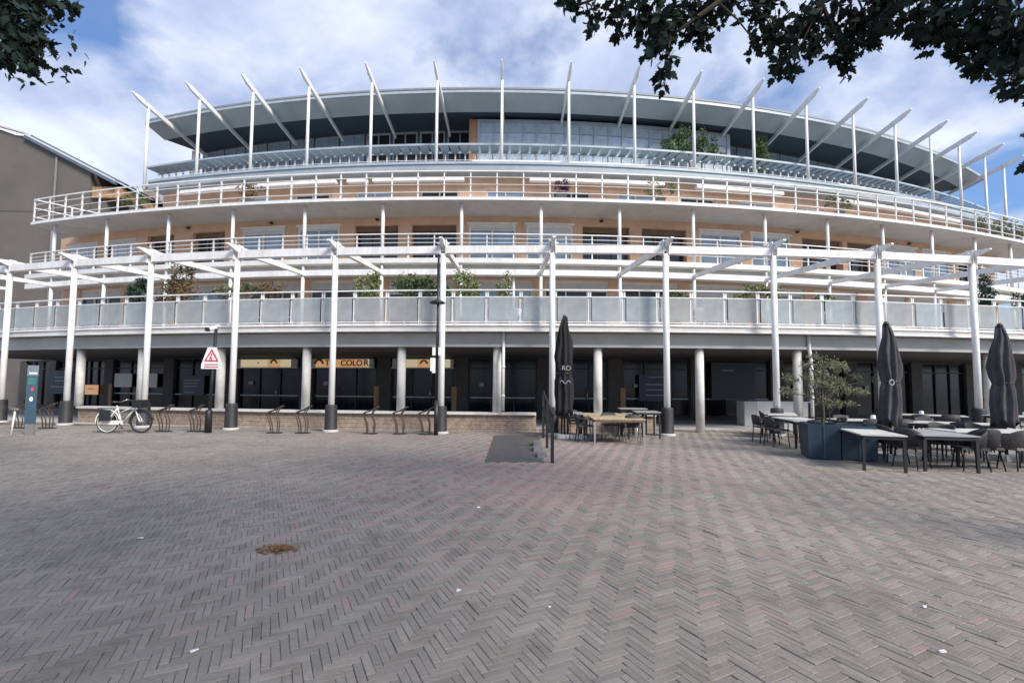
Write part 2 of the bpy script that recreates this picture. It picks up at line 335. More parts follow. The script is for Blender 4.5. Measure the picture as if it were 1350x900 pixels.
# bricks that show: order by distance
inview = (np.abs(B[:, 0]) < 1.06 * B[:, 1] + 0.12) & (B[:, 1] > 2.52)
order = np.argsort(np.where(inview, np.hypot(B[:, 0], B[:, 1]), 1e9)); near = order[:300]; rest = order[300:]
lx, ly, hh, ch = bw * 2.0 - gap / 2, (bw - gap) / 2, 0.016, 0.003
base = np.array([(-lx, -ly, -hh), (lx, -ly, -hh), (lx, ly, -hh), (-lx, ly, -hh), (-lx, -ly, -ch), (lx, -ly, -ch), (lx, ly, -ch), (-lx, ly, -ch),
                 (-lx + ch, -ly + ch, 0), (lx - ch, -ly + ch, 0), (lx - ch, ly - ch, 0), (-lx + ch, ly - ch, 0)])
bf = np.array([(8, 9, 10, 11), (0, 1, 5, 4), (1, 2, 6, 5), (2, 3, 7, 6), (3, 0, 4, 7), (4, 5, 9, 8), (5, 6, 10, 9), (6, 7, 11, 10), (7, 4, 8, 11)])
Bz = rng.normal(0, 0.0018, len(B)) - np.where(rng.random(len(B)) < .03, .005, 0); Bt = rng.normal(0, 0.007, (len(B), 2)); Ba = rng.normal(0, 0.012, len(B))
n = len(rest); ang = rot + np.where(B[rest, 2] > 0.5, 0, PI / 2) + Ba[rest]
cs_, sn_ = np.cos(ang)[:, None], np.sin(ang)[:, None]
X = base[None, :, 0] * cs_ - base[None, :, 1] * sn_ + B[rest, 0][:, None]; Y = base[None, :, 0] * sn_ + base[None, :, 1] * cs_ + B[rest, 1][:, None]
Z = base[None, :, 2] + Bz[rest][:, None] + (X - B[rest, 0][:, None]) * Bt[rest, 0][:, None] + (Y - B[rest, 1][:, None]) * Bt[rest, 1][:, None]
V = np.stack([X, Y, Z], 2).reshape(-1, 3); F = (bf[None] + (np.arange(n) * 12)[:, None, None]).reshape(-1, 4)
me = bpy.data.meshes.new('brick_paving'); me.vertices.add(len(V)); me.vertices.foreach_set('co', V.ravel())
me.loops.add(F.size); me.loops.foreach_set('vertex_index', F.ravel().astype(np.int32)); me.polygons.add(len(F))
me.polygons.foreach_set('loop_start', np.arange(0, F.size, 4, dtype=np.int32)); me.polygons.foreach_set('loop_total', np.full(len(F), 4, np.int32))
me.polygons.foreach_set('use_smooth', np.zeros(len(F), bool)); me.update(calc_edges=True)
at = me.attributes.new('tint', 'FLOAT', 'POINT'); at.data.foreach_set('value', np.repeat(rng.random(n), 12).astype(np.float32))
bx_, by_ = B[rest, 0], B[rest, 1]
dens = np.exp(-(((bx_ - 1.1) / 3.3) ** 2 + ((by_ - 10.0) / 4.0) ** 2)) * 0.85 + 0.015
dens += 0.5 * np.exp(-(((bx_ - 0.5) / 0.9) ** 2 + ((by_ - 7.2) / 1.6) ** 2)) + 0.35 * np.exp(-(((bx_ + 4) / 4) ** 2 + ((by_ - 14.5) / 1.5) ** 2))
red = np.where(rng.random(n) < dens, rng.uniform(0.25, 0.85, n), 0.0)
at = me.attributes.new('red', 'FLOAT', 'POINT'); at.data.foreach_set('value', np.repeat(red, 12).astype(np.float32))
me.materials.append(MAT['paver_attr'])
bp_ = link('brick_paving', me, square); tag(bp_, kind='stuff')
mb = MB(); mb.add([tuple(p) for p in base], [tuple(int(q) for q in f_) for f_ in bf]); brick_me = mb.mesh('brick', 'paver_obj')
for i in near:
    o = link('brick', brick_me, square, (B[i, 0], B[i, 1], Bz[i])); o.rotation_euler = (Bt[i, 1] * .6, -Bt[i, 0] * .6, rot + (0 if B[i, 2] > 0.5 else PI / 2) + Ba[i])
g = MB(); g.add([(-0.55, 10.1, 0.0), (0.66, 10.1, 0.0), (0.86, 15.4, 0.012), (-0.55, 15.4, 0.012), (-0.55, 10.1, -0.012), (0.66, 10.1, -0.012), (0.86, 15.4, -0.012), (-0.55, 15.4, -0.012)],
               [(0, 1, 2, 3), (4, 5, 1, 0), (5, 6, 2, 1), (6, 7, 3, 2), (7, 4, 0, 3)])
tag(link('path', g.mesh('path', 'mat_dark')), kind='structure')
g = MB(); g.arcbox(A, 76, 84.2, -30, 36, -0.03, -0.002, 2.0)
tag(link('arcade_pavement', g.mesh('arcade_pavement', 'slab_grey')), kind='structure')

# ------------------------------------------------------------------ the curved building
bld = thing('apartment_building', (0, 21, 0), 'long curved apartment building with tiered white balconies above a dark shop arcade', 'building')
# slabs
s_ = MB(); s_.arcbox(A, 62, 84.05, -30, 36, 2.93, 3.42, 1.0); part('arcade_ceiling_slab', s_, 'fascia_grey', bld)
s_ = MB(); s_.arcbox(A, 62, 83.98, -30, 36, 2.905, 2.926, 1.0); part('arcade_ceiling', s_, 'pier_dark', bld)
s_ = MB(); s_.arcbox(A, 62, 84.5, -30, 36, 3.475, 3.61, 1.0); part('terrace_slab', s_, 'slab_grey', bld)
s_ = MB(); s_.arcbox(A, 84.05, 84.11, -30, 36, 2.93, 3.02, 1.0); part('fascia_drip', s_, 'slab_grey', bld)
s_ = MB(); s_.arcbox(A, 84.2, 84.56, -30, 36, 3.43, 3.47, 1.0); s_.arcbox(A, 84.48, 84.54, -30, 36, 3.62, 3.70, 1.0); part('terrace_edge_rail', s_, 'white_paint', bld)
s_ = MB(); s_.arcbox(U, 60, 74.6, -24.5, 29, 6.52, 6.74, 1.0); part('second_floor_slab', s_, 'slab_grey', bld)
s_ = MB(); s_.arcbox(U, 74.5, 75.02, -24.5, 29, 6.75, 6.96, 1.0); part('balcony_edge', s_, 'white_trim', bld)
s_ = MB(); s_.arcbox(U, 74.80, 74.98, -24.5, 29, 6.25, 6.49, 1.0); part('edge_beam', s_, 'white_paint', bld)
s_ = MB(); s_.arcbox(U, 60, 75.2, -23.9, 31, 9.35, 9.54, 1.0); part('third_floor_slab', s_, 'slab_grey', bld)
s_ = MB(); s_.arcbox(U, 75.21, 75.27, -23.9, 31, 9.37, 9.47, 1.0); part('balcony_edge', s_, 'white_paint', bld)
s_ = MB(); s_.arcbox(U, 58, 72.3, -19.6, 35, 11.95, 12.40, 1.0); part('roof_terrace_slab', s_, 'parapet_blue', bld)
s_ = MB(); s_.arcbox(U, 72.31, 72.36, -19.6, 35, 12.3, 12.42, 1.0); part('parapet_cap', s_, 'steel_blue', bld)

def wall_with_openings(name, c, r, thick, x0, x1, z0, z1, wins, m):
    """arc wall with real openings; wins = sorted (xa, xb, za, zb)"""
    w_ = MB(); cur = x0
    for (a_, b_, za, zb) in wins:
        if a_ > cur + 0.01: w_.arcbox(c, r - thick, r, cur, a_, z0, z1)
        if za > z0 + 0.01: w_.arcbox(c, r - thick, r, a_, b_, z0, za)
        if zb < z1 - 0.01: w_.arcbox(c, r - thick, r, a_, b_, zb, z1)
        cur = b_
    if cur < x1: w_.arcbox(c, r - thick, r, cur, x1, z0, z1)
    return part(name, w_, m, bld)

def window(c, r, xa, xb, za, zb, fm, pm, mull=1, rec=0.12, fr=0.07, name='window', transom=None, shutter=0.0, curtain=None):
    """flat window set in the arc: frame mesh with mullions, pane and blind as its sub-parts"""
    p, q = ap(c, r - rec, xa), ap(c, r - rec, xb); mid = (p + q) / 2; w = (q - p).length; rz = math.atan2(q.y - p.y, q.x - p.x)
    f = MB(); h = zb - za
    f.box((0, 0, fr / 2), (w, 0.08, fr)); f.box((0, 0, h - fr / 2), (w, 0.08, fr))
    f.box((-w / 2 + fr / 2, 0, h / 2), (fr, 0.08, h - 2 * fr)); f.box((w / 2 - fr / 2, 0, h / 2), (fr, 0.08, h - 2 * fr))
    ht = h - fr - shutter
    for i in range(mull):
        x = -w / 2 + w * (i + 1) / (mull + 1); f.box((x, 0, (fr + ht) / 2), (fr * .8, 0.07, ht - fr))
    if transom: f.box((0, 0.002, transom), (w - 2 * fr, 0.06, fr * .7))
    fo = link(name, f.mesh(name, fm), bld, (mid.x, mid.y, za), rz)
    g_ = MB(); g_.box((0, 0.045, h / 2), (w - fr, 0.02, h - fr)); link('pane', g_.mesh('pane', pm), fo, local=True)
    if shutter:
        s2 = MB(); nsl = max(2, int(shutter / 0.07))
        for i in range(nsl): s2.box((0, -0.02, h - fr - shutter * (i + .5) / nsl), (w - 2 * fr, 0.03, shutter / nsl * 0.86))
        link('shutter', s2.mesh('shutter', 'shutter'), fo, local=True)
    if curtain:
        a_, b_ = curtain; s2 = MB(); n_ = 14; V_ = []; x0_, x1_ = -w / 2 + fr + a_ * (w - 2 * fr), -w / 2 + fr + b_ * (w - 2 * fr)
        for i in range(n_ + 1):
            x = x0_ + (x1_ - x0_) * i / n_; y = 0.025 + 0.007 * math.cos(i * PI)
            V_ += [(x, y, fr), (x, y, h - fr)]
        s2.add(V_, [(2 * i, 2 * i + 2, 2 * i + 3, 2 * i + 1) for i in range(n_)]); link('curtain', s2.mesh('curtain', 'curtain'), fo, local=True)
    return fo

# first floor behind the terrace
piers = [-23.1, -19.7, -16.3, -12.9, -9.75, -6.0, -2.45, 1.2, 4.7, 8.05, 11.5, 14.6, 17.8, 21.0, 24.2, 27.3]
w1 = [(piers[i] + .28, piers[i + 1] - .28, 3.72, 6.40) for i in range(len(piers) - 1)]
wall_with_openings('first_floor_wall', U, 73.3, 0.3, -24.2, 28.5, 3.6, 6.5, w1, 'tan_render')
for i, (a_, b_, za, zb) in enumerate(w1):
    window(U, 73.3, a_, b_, za, zb, 'white_trim', ('pane_dark', 'pane_dark', 'pane_blue', 'pane_dark')[i % 4], mull=(2, 3, 2, 2)[i % 4], shutter=(0.34, 0.42, 0.3, 0.6)[(i * 7) % 4], transom=1.0 if i % 3 == 0 else None)
# second floor
wx = [(-24.1, -21.75), (-21.2, -19.19), (-18.46, -16.85), (-15.74, -13.97), (-13.02, -10.85), (-10.16, -8.11), (-7.37, -5.32), (-4.68, -2.6), (-2.03, 0.13), (0.62, 2.77),
      (3.23, 5.45), (6.03, 8.21), (8.85, 10.99), (11.5, 13.65), (14.29, 16.66), (16.95, 18.7), (19.32, 21.55), (22.02, 24.14), (24.9, 26.9)]
kind2 = 'cCddwwddwwddwwddwwd'
w2 = [(a_, b_, 6.98, 8.98) for a_, b_ in wx]
wall_with_openings('second_floor_wall', U, 73.3, 0.45, -24.5, 28.5, 6.74, 9.35, w2, 'tan_render')
for (a_, b_, za, zb), kk in zip(w2, kind2):
    if kk == 'd':
        window(U, 73.3, a_, b_, za, zb, 'brown_frame', 'pane_dark', mull=2, rec=0.36, fr=0.08)
        hb = MB(); hb.arcbox(U, 72.95, 73.12, a_ + .01, b_ - .01, zb - 0.26, zb - 0.005); part('lintel', hb, 'brown_frame', bld)
    elif kk in 'cC':
        window(U, 73.3, a_, b_, za, zb, 'white_trim', 'pane_dark', mull=2, rec=0.1, curtain=(0.02, 0.9) if kk == 'c' else (0.1, 0.98), shutter=0.25)
    else:
        window(U, 73.3, a_, b_, za, zb, 'white_trim', 'pane_blue', mull=1, rec=0.06, fr=0.09, shutter=random.choice((0.12, 0.2, 0.5)))
        tb = MB(); tb.arcbox(U, 73.29, 73.37, a_ - .08, b_ + .08, zb + 0.003, zb + 0.09); part('window_head', tb, 'white_trim', bld)
for x in (-6.3, 4.1, -16.0, 14.0, 21.0, -11.5):
    l_ = MB(); p = ap(U, 73.36, x); l_.lathe((p.x, p.y, 9.16), [(0.02, 0), (0.09, 0.02), (0.09, 0.08), (0.05, 0.11)], 10); part('wall_lamp', l_, 'dark_frame', bld)
# third floor
w3 = []
for i, x in enumerate(xs_along(U, 71.6, -16.8, 31.5, 3.36)): w3.append((x - 0.95, x + 0.95, 9.62, 11.3))
wall_with_openings('third_floor_wall', U, 71.6, 0.3, -19.2, 34, 9.54, 11.95, w3, 'tan_render')
for i, (a_, b_, za, zb) in enumerate(w3): window(U, 71.6, a_, b_, za, zb, 'white_trim', ('pane_dark', 'pane_blue')[i % 2], mull=1)
for (a_, b_) in ((-17.5, -13.7), (-13.2, -8.8), (-8.2, -7.2), (-6.9, -2.4), (0.8, 7.5), (9.2, 14.0), (17.4, 26.9)):
    w_ = MB(); w_.arcbox(U, 72.05, 72.3, a_, b_, 11.52, 11.68); w_.arcbox(U, 72.3, 72.34, a_, b_, 11.50, 11.62); part('awning_cassette', w_, 'white_paint', bld)
for (a_, b_) in ((-2.0, 2.3), (2.75, 6.5), (17.5, 21.5)):
    w_ = MB(); w_.arcbox(U, 72.0, 72.25, a_, b_, 12.405, 12.53); part('awning_cassette', w_, 'white_paint', bld)
# penthouse
pw = [(x - 0.78, x + 0.78, 13.2, 17.30) for x in xs_along(U, 66.2, -20.3, 30, 1.72)]
wall_with_openings('penthouse_wall', U, 66.2, 0.3, -21.3, 33, 12.4, 17.42, pw, 'penthouse_wall')
for (a_, b_, za, zb) in pw:
    xm = (a_ + b_) / 2
    window(U, 66.2, a_, b_, za, zb, 'steel_blue', 'pane_blue' if xm < -10 or xm > 13 else 'pane_dark', mull=1, rec=0.04, transom=3.1, name='penthouse_window', fr=0.09)
gw = [(x - 0.86, x + 0.86, 12.6, 16.95) for x in xs_along(U, 67.9, -1.15, 12.3, 1.79)]
wall_with_openings('glazed_bay', U, 67.9, 0.2, -2.1, 13.3, 12.41, 17.06, gw, 'steel_blue')
for (a_, b_, za, zb) in gw: window(U, 67.9, a_, b_, za, zb, 'steel_blue', 'pane_sky', mull=1, rec=0.04, transom=3.72, name='penthouse_window', fr=0.07)
w_ = MB(); p = ap(U, 67.6, -2.35); w_.box((p.x, p.y, 15.0), (0.5, 0.5, 4.2)); part('timber_pier', w_, 'wood', bld)
w_ = MB(); p = ap(U, 66.8, -21.35); w_.bar((p.x, p.y, 12.4), (p.x, p.y, 17.1), 0.3, 0.4); part('corner_post', w_, 'white_paint', bld)
# roof: tilted lip, dark soffit, top
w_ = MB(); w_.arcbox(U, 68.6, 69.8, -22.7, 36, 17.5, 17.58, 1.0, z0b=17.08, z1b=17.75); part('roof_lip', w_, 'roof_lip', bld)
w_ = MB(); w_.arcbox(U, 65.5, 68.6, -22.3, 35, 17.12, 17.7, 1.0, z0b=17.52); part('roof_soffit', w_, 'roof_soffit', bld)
w_ = MB(); w_.arcbox(U, 54, 69.7, -22.6, 35.9, 17.76, 17.86, 1.0); part('roof', w_, 'roof_top', bld)
w_ = MB(); w_.arcbox(U, 69.78, 69.86, -22.7, 36, 17.46, 17.6, 1.0); part('roof_edge_trim', w_, 'steel_blue', bld)
# sunshade canopy: radial slats on two curved rails, posts under its back edge
w_ = MB(); w_.arcbox(U, 70.92, 71.0, -21.2, 34, 13.93, 14.03, 1.0); w_.arcbox(U, 70.06, 70.12, -21.2, 34, 13.93, 14.01, 1.0); sun_sh = part('sunshade', w_, 'steel_blue', bld)
sl = MB(); sl.add([(-.21, -.42, -.015), (.21, -.42, .035), (.21, .40, .035), (-.21, .40, -.015), (-.21, -.42, -.045), (.21, -.42, .005), (.21, .40, .005), (-.21, .40, -.045)],
                  [(0, 1, 2, 3), (7, 6, 5, 4), (4, 5, 1, 0), (5, 6, 2, 1), (6, 7, 3, 2), (7, 4, 0, 3)]); slm = sl.mesh('slat', 'louvre_blue')
po = MB(); po.box((0, 0, 0.76), (0.06, 0.09, 1.52)); pom = po.mesh('sunshade_post', 'white_trim')
for x in xs_along(U, 70.3, -20.9, 33.6, 0.53):
    p = ap(U, 70.51, x); link('slat', slm, sun_sh, (p.x, p.y, 14.0), az(U, 70.5, x))
    p = ap(U, 70.02, x); link('sunshade_post', pom, bld, (p.x, p.y, 12.4), az(U, 70.3, x))
# masts and the fins over them
mast_x = [-20.7, -17.2, -13.9, -10.7, -7.3, -3.9, -.6, 2.8, 6.2, 9.4, 12.8, 16.1, 19.3, 22.5, 25.6, 28.5, 31.6, 34.5]
for x in mast_x:
    p = ap(U, 71.5, x); w_ = MB(); w_.tube([(p.x, p.y, 10.8 if x > 29 else 12.38), (p.x, p.y, 17.05)], 0.085, 10, 0.07); part('mast', w_, 'white_paint', bld, True)
    f0 = ap(U, 72.65, x); f1 = ap(U, 66.5, x); f_ = MB(); dy_ = f1.y - f0.y
    f_.bar((x, f0.y, 17.34), (x, f0.y + .55, 17.27), 0.05, 0.06, 0.12, 0.27); f_.bar((x, f0.y + .551, 17.27), (x, f1.y, 16.86), 0.12, 0.27, 0.11, 0.2); part('roof_fin', f_, 'white_paint', bld)
# thin posts between terrace and third floor
post_x = [-22.7, -19.3, -15.8, -12.5, -9.1, -5.6, -2.2, 1.2, 4.6, 7.9, 11.3, 14.5, 17.6, 20.7, 23.8, 26.8]
for x in post_x:
    p = ap(U, 74.88, x); w_ = MB(); w_.tube([(p.x, p.y, 3.61), (p.x, p.y, 6.24)], 0.075, 10); w_.tube([(p.x, p.y, 6.97), (p.x, p.y, 9.34)], 0.075, 10); w_.tube([(p.x, p.y - .0, 6.5), (p.x, p.y, 6.74)], 0.06, 8)
    part('support_post', w_, 'white_paint', bld, True)

# railings
def railing(name, c, r, x0, x1, step, z0, rails, post_w, post_top, extra=None):
    w_ = MB()
    for (z, hh_, dd) in rails: w_.arcbox(c, r - dd / 2, r + dd / 2, x0, x1, z - hh_ / 2, z + hh_ / 2, 0.7)
    ro = part(name, w_, 'white_paint', bld)
    pm_ = MB(); pm_.box((-0.028, 0, (post_top - z0) / 2), (post_w, 0.06, post_top - z0))
    if extra == 'twin': pm_.box((0.04, 0, (post_top - z0) / 2), (post_w, 0.06, post_top - z0))
    pmm = pm_.mesh('railing_post', 'white_paint'); xs = xs_along(c, r, x0, x1, step)
    for x in xs:
        p = ap(c, r - 0.05, x); link('railing_post', pmm, ro, (p.x, p.y, z0), az(c, r, x))
    return ro, xs
ro, xs = railing('terrace_railing', A, 84.47, -26, 28, 1.17, 3.45, [(4.86, 0.045, 0.06), (4.62, 0.03, 0.04), (3.76, 0.04, 0.05)], 0.045, 4.88, 'twin')
wpan = (ap(A, 84.47, xs[11]) - ap(A, 84.47, xs[10])).length - 0.16
gp = MB(); gp.box((0, 0, 0.41), (wpan, 0.018, 0.81)); gpm = gp.mesh('glass_panel', 'frosted_glass')
for a_, b_ in zip(xs[:-1], xs[1:]):
    p = (ap(A, 84.5, a_) + ap(A, 84.5, b_)) / 2; link('glass_panel', gpm, ro, (p.x, p.y, 3.79), az(A, 84.5, (a_ + b_) / 2))
railing('balcony_railing', U, 74.93, -24.3, 28.5, 1.13, 6.9, [(8.02, 0.04, 0.05), (7.82, 0.02, 0.02), (7.64, 0.02, 0.02), (7.46, 0.02, 0.02), (7.28, 0.02, 0.02)], 0.045, 8.04)
railing('balcony_railing', U, 75.22, -23.8, 30.8, 1.13, 9.45, [(10.63, 0.045, 0.05), (10.36, 0.022, 0.025), (10.05, 0.016, 0.02), (9.72, 0.022, 0.03)], 0.05, 10.65)
ro, _ = railing('balcony_railing', U, 72.2, -19.4, 34, 1.4, 12.42, [(12.55, 0.02, 0.02)], 0.02, 12.56)
# balcony end rail on the left, running back to the facade
w_ = MB(); p0 = ap(U, 75.2, -23.75); p1 = ap(U, 71.6, -21.3)
for z in (10.63, 10.2, 9.75): w_.bar((p0.x, p0.y, z), (p1.x, p1.y, z), 0.04, 0.04)
for t_ in (0.35, 0.7, 1.0):
    q = p0.lerp(p1, t_); w_.box((q.x, q.y, 10.05), (0.05, 0.05, 1.15))
part('end_railing', w_, 'white_paint', bld)

# ground floor: shop fronts
shop_p = [-31.5, -28.0, -25.6, -22.87, -18.45, -14.38, -10.23, -6.21, -2.43, 1.55, 4.9, 8.88, 12.9, 16.9, 20.9, 24.6, 28.4, 32.2]
sw = [(shop_p[i] + .34, shop_p[i + 1] - .34, 0.12, 2.92) for i in range(len(shop_p) - 1)]
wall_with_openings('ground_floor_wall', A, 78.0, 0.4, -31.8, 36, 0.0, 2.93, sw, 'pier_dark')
for (a_, b_, za, zb) in sw: window(A, 78.0, a_, b_, za, zb, 'dark_frame', 'pane_shop', mull=2, rec=0.15, fr=0.08, transom=2.28, name='shop_window')
for (a_, b_, za, zb) in sw[3:12]:
    hb = MB(); hb.arcbox(A, 77.88, 77.91, a_ + .1, b_ - .1, 0.97, 1.03); part('window_rail', hb, 'steel_blue', bld)
for i_, (a_, b_, za, zb) in enumerate(sw[3:14]):
    xm = a_ + (b_ - a_) * (.36 if i_ % 2 else .63); p = ap(A, 77.98, xm); w_ = MB(); w_.tube([(p.x, p.y - .02, .85), (p.x, p.y - .02, 1.45)], .022, 8)
    for z in (.9, 1.4): w_.tube([(p.x, p.y - .02, z), (p.x, p.y + .12, z)], .014, 6)
    part('door_handle', w_, 'chrome', bld, True)
    w_ = MB(); p = ap(A, 77.905, a_ + (b_ - a_) * .2); w_.box((p.x, p.y, 1.62), (.22, .012, .16)); part('sticker', w_, 'poster_line', bld)
# brown timber strips beside some piers
for x in (-22.6, -2.75, -6.55, 5.25, 2.1):
    hb = MB(); hb.arcbox(A, 78.0, 78.05, x - .12, x + .12, 0.1, 1.5); part('timber_panel', hb, 'wood', bld)
# round columns
for x in (-17.48, -14.44, -10.96, -7.51, -3.95, -.52, 3.02, 6.62, 10.21, 13.86, 18.06, 21.8):
    z0 = 0.645 if x < 5 else 0.0; p = ap(A, 83.85, x); w_ = MB(); w_.tube([(p.x, p.y, z0), (p.x, p.y, 2.93)], 0.15, 20); part('round_column', w_, 'concrete_pale', bld, True)
for x in (-.3, 10.5):
    p = ap(A, 84.16, x); w_ = MB(); w_.tube([(p.x, p.y - .05, 0.0 if x > 5 else .72), (p.x, p.y - .05, 2.6), (p.x, p.y + .03, 2.95), (p.x, p.y + .03, 3.42)], 0.055, 10)
    for z in (1.2, 2.2): w_.tube([(p.x, p.y - .05, z), (p.x, p.y - .05, z + .06)], 0.07, 10)
    part('downpipe', w_, 'white_paint', bld, True)
# downpipe with brackets rising from the terrace at the middle
p = ap(U, 74.7, -.25); w_ = MB(); w_.tube([(p.x, p.y, 3.61), (p.x, p.y, 6.24)], 0.06, 10); w_.tube([(p.x + .3, p.y, 3.61), (p.x + .3, p.y, 6.24)], 0.05, 10)
for i in range(9): w_.bar((p.x, p.y, 3.9 + i * .27), (p.x + .3, p.y, 3.9 + i * .27), 0.03, 0.03)
part('downpipe', w_, 'white_paint', bld, True)

# ------------------------------------------------------------------ pergola
per = thing('pergola', (0, 16, 0), 'white steel pergola of tall columns and tapered rafters in front of the terrace', 'pergola')
colx = [-27.0, -23.6, -20.1, -16.7, -13.2, -9.7, -6.07, -2.33, 1.32, 5.08, 8.75, 12.49, 16.21, 19.85, 23.4]
backx = [-26.0, -22.7, -19.3, -15.8, -12.5, -9.1, -5.6, -2.2, 1.2, 4.6, 7.9, 11.3, 14.5, 17.6, 20.7]
cp = [ap(A, 85.0, x) for x in colx]
for i, p in enumerate(cp):
    w_ = MB(); w_.tube([(p.x, p.y, 0.0), (p.x, p.y, 5.98)], 0.105, 14, 0.095); c_ = part('column', w_, 'white_paint', per, True)
    w_ = MB(); w_.lathe((p.x, p.y, 0), [(0.22, 0.0), (0.205, 0.03), (0.195, 0.84), (0.18, 0.90), (0.11, 0.905)], 16); link('column_base', w_.mesh('column_base', 'socket_black', True), c_)
    w_ = MB(); w_.lathe((p.x, p.y, 0), [(0.26, 0.002), (0.26, 0.05), (0.22, 0.075)], 16); link('footing', w_.mesh('footing', 'slab_grey'), c_)
    d = (Vector((backx[i], ap(U, 74.95, backx[i]).y, 0)) - p).normalized(); sd_ = Vector((-d.y, d.x, 0))
    w_ = MB()
    for s2 in (-1, 1):
        q = p + sd_ * (0.1 * s2); w_.box((q.x, q.y, 6.2), (0.03, 0.22, 0.5), math.atan2(-d.x, d.y))
    w_.tube([(p.x - sd_.x * .2, p.y - sd_.y * .2, 6.33), (p.x + sd_.x * .2, p.y + sd_.y * .2, 6.33)], 0.035, 8)
    link('column_head', w_.mesh('column_head', 'white_paint'), c_)
    e = Vector((backx[i], ap(U, 74.95, backx[i]).y, 0)); a_ = p - d * 0.55
    w_ = MB(); w_.bar((a_.x, a_.y, 6.38), (p.x, p.y, 6.30), 0.10, 0.05, 0.14, 0.26); w_.bar((p.x + d.x * .001, p.y + d.y * .001, 6.30), (e.x - d.x * .05, e.y - d.y * .05, 6.36), 0.14, 0.26, 0.13, 0.14); part('rafter', w_, 'white_paint', per)
for i in range(len(cp) - 1):
    a_, b_ = cp[i], cp[i + 1]; d = (b_ - a_).normalized(); a2, b2 = a_ + d * .12, b_ - d * .12; n_ = Vector((-d.y, d.x, 0))
    w_ = MB()
    for s2 in (-1, 1):
        q = n_ * (0.075 * s2); w_.bar((a2.x + q.x, a2.y + q.y, 6.11), (b2.x + q.x, b2.y + q.y, 6.11), 0.05, 0.25)
    w_.bar((a2.x, a2.y, 6.215), (b2.x, b2.y, 6.215), 0.1, 0.03); w_.bar((a2.x, a2.y, 6.0), (b2.x, b2.y, 6.0), 0.1, 0.03)
    part('beam', w_, 'white_paint', per)

# ------------------------------------------------------------------ low brick wall with coping
def low_wall(x0, x1, label):
    p = ap(A, 84.1, (x0 + x1) / 2); t_ = thing('low_wall', (p.x, p.y, 0), label, 'wall', 'low brick walls under the arcade columns')
    n_ = 8
    for i in range(8):
        w_ = MB(); w_.arcbox(A, 83.7, 84.0 + .012 * (i % 2), x0, x1, i * .071 + (0 if i == 0 else .006), (i + 1) * .071, 0.7); part('brick_course', w_, 'brick_wall', t_)
    w_ = MB(); w_.arcbox(A, 83.72, 83.99, x0 + .01, x1 - .01, 0.0, 0.565, 0.7); part('wall_core', w_, 'joint_sand', t_)
    for a_, b_ in zip(xs_along(A, 84.1, x0, x1, 1.0)[:-1], xs_along(A, 84.1, x0, x1, 1.0)[1:]):
        w_ = MB(); w_.arcbox(A, 83.6, 84.12, a_ + .004, b_ - .004, 0.571, 0.645, 0.5); part('coping_stone', w_, 'coping', t_)
low_wall(-17.3, 0.85, 'long low brick wall with white coping under the left part of the arcade')
low_wall(1.65, 5.0, 'short low brick wall with white coping behind the wooden tables')

# ------------------------------------------------------------------ shop signs, posters
def sign_board(x0, x1, label, cells, txt=None):
    r = 78.14; p, q = ap(A, r, x0), ap(A, r, x1); mid = (p + q) / 2; w = (q - p).length; rz = math.atan2(q.y - p.y, q.x - p.x)
    t_ = thing('shop_sign', (mid.x, mid.y, 2.36), label, 'sign', 'sign boards over the shop windows', rz)
    b_ = MB(); b_.box((0, 0, .23), (w, .08, .46)); part('board', b_, 'slab_grey', t_, local=True)
    f_ = MB(); f_.box((0, -.03, .025), (w + .06, .12, .05)); part('ledge', f_, 'white_trim', t_, local=True)
    for (a_, c_, mm_) in cells:
        f_ = MB(); f_.box(((a_ + c_) / 2 * w - w / 2, -.043, .25), ((c_ - a_) * w, .012, .38)); part('sign_face', f_, mm_, t_, local=True)
    f_ = MB(); f_.box((0, .02, .53), (w * .94, .04, .12)); part('upper_band', f_, 'teal', t_, local=True)
    return t_, w
def emblem(t_, x, z, s, m1='letter_brown', m2='sign_orange'):
    f_ = MB(); f_.tube([(x + s * math.cos(a), -.056, z + s * math.sin(a)) for a in [PI * k / 8 for k in range(9)]], s * .28, 6); part('emblem', f_, m1, t_, local=True)
    f_ = MB(); f_.box((x, -.056, z - s * .45), (s * 1.5, .02, s * .4)); part('emblem_bar', f_, m2, t_, local=True)
t_, w = sign_board(-14.0, -10.65, 'cream shop sign board with an orange emblem, left of the lettered one', [(0.06, .52, 'sign_cream'), (.525, .72, 'sign_orange'), (.725, .9, 'sign_cream')])
emblem(t_, .12 * w, .25, .16); l_ = link('lettering', text_mesh('•', .3, 'letter_brown'), t_, (-.14 * w, -.06, .27), local=True)
t_, w = sign_board(-9.85, -6.68, 'orange shop sign board lettered TH COLOR with a red last letter', [(0.06, .84, 'sign_orange'), (.845, .93, 'sign_cream')])
emblem(t_, -.38 * w, .22, .2)
link('lettering', text_mesh('TH', .40, 'letter_brown', bold=.008), t_, (-.2 * w, -.06, .25), local=True)
link('lettering', text_mesh('COLO', .40, 'letter_brown', bold=.008), t_, (.15 * w, -.06, .25), local=True)
link('lettering', text_mesh('R', .42, 'letter_red', bold=.012), t_, (.385 * w, -.06, .25), local=True)
t_, w = sign_board(-5.75, -2.78, 'cream shop sign board with an orange emblem, right of the lettered one', [(0.2, .42, 'sign_cream'), (.425, .62, 'sign_orange'), (.625, .95, 'sign_cream')])
emblem(t_, .02 * w, .22, .16)
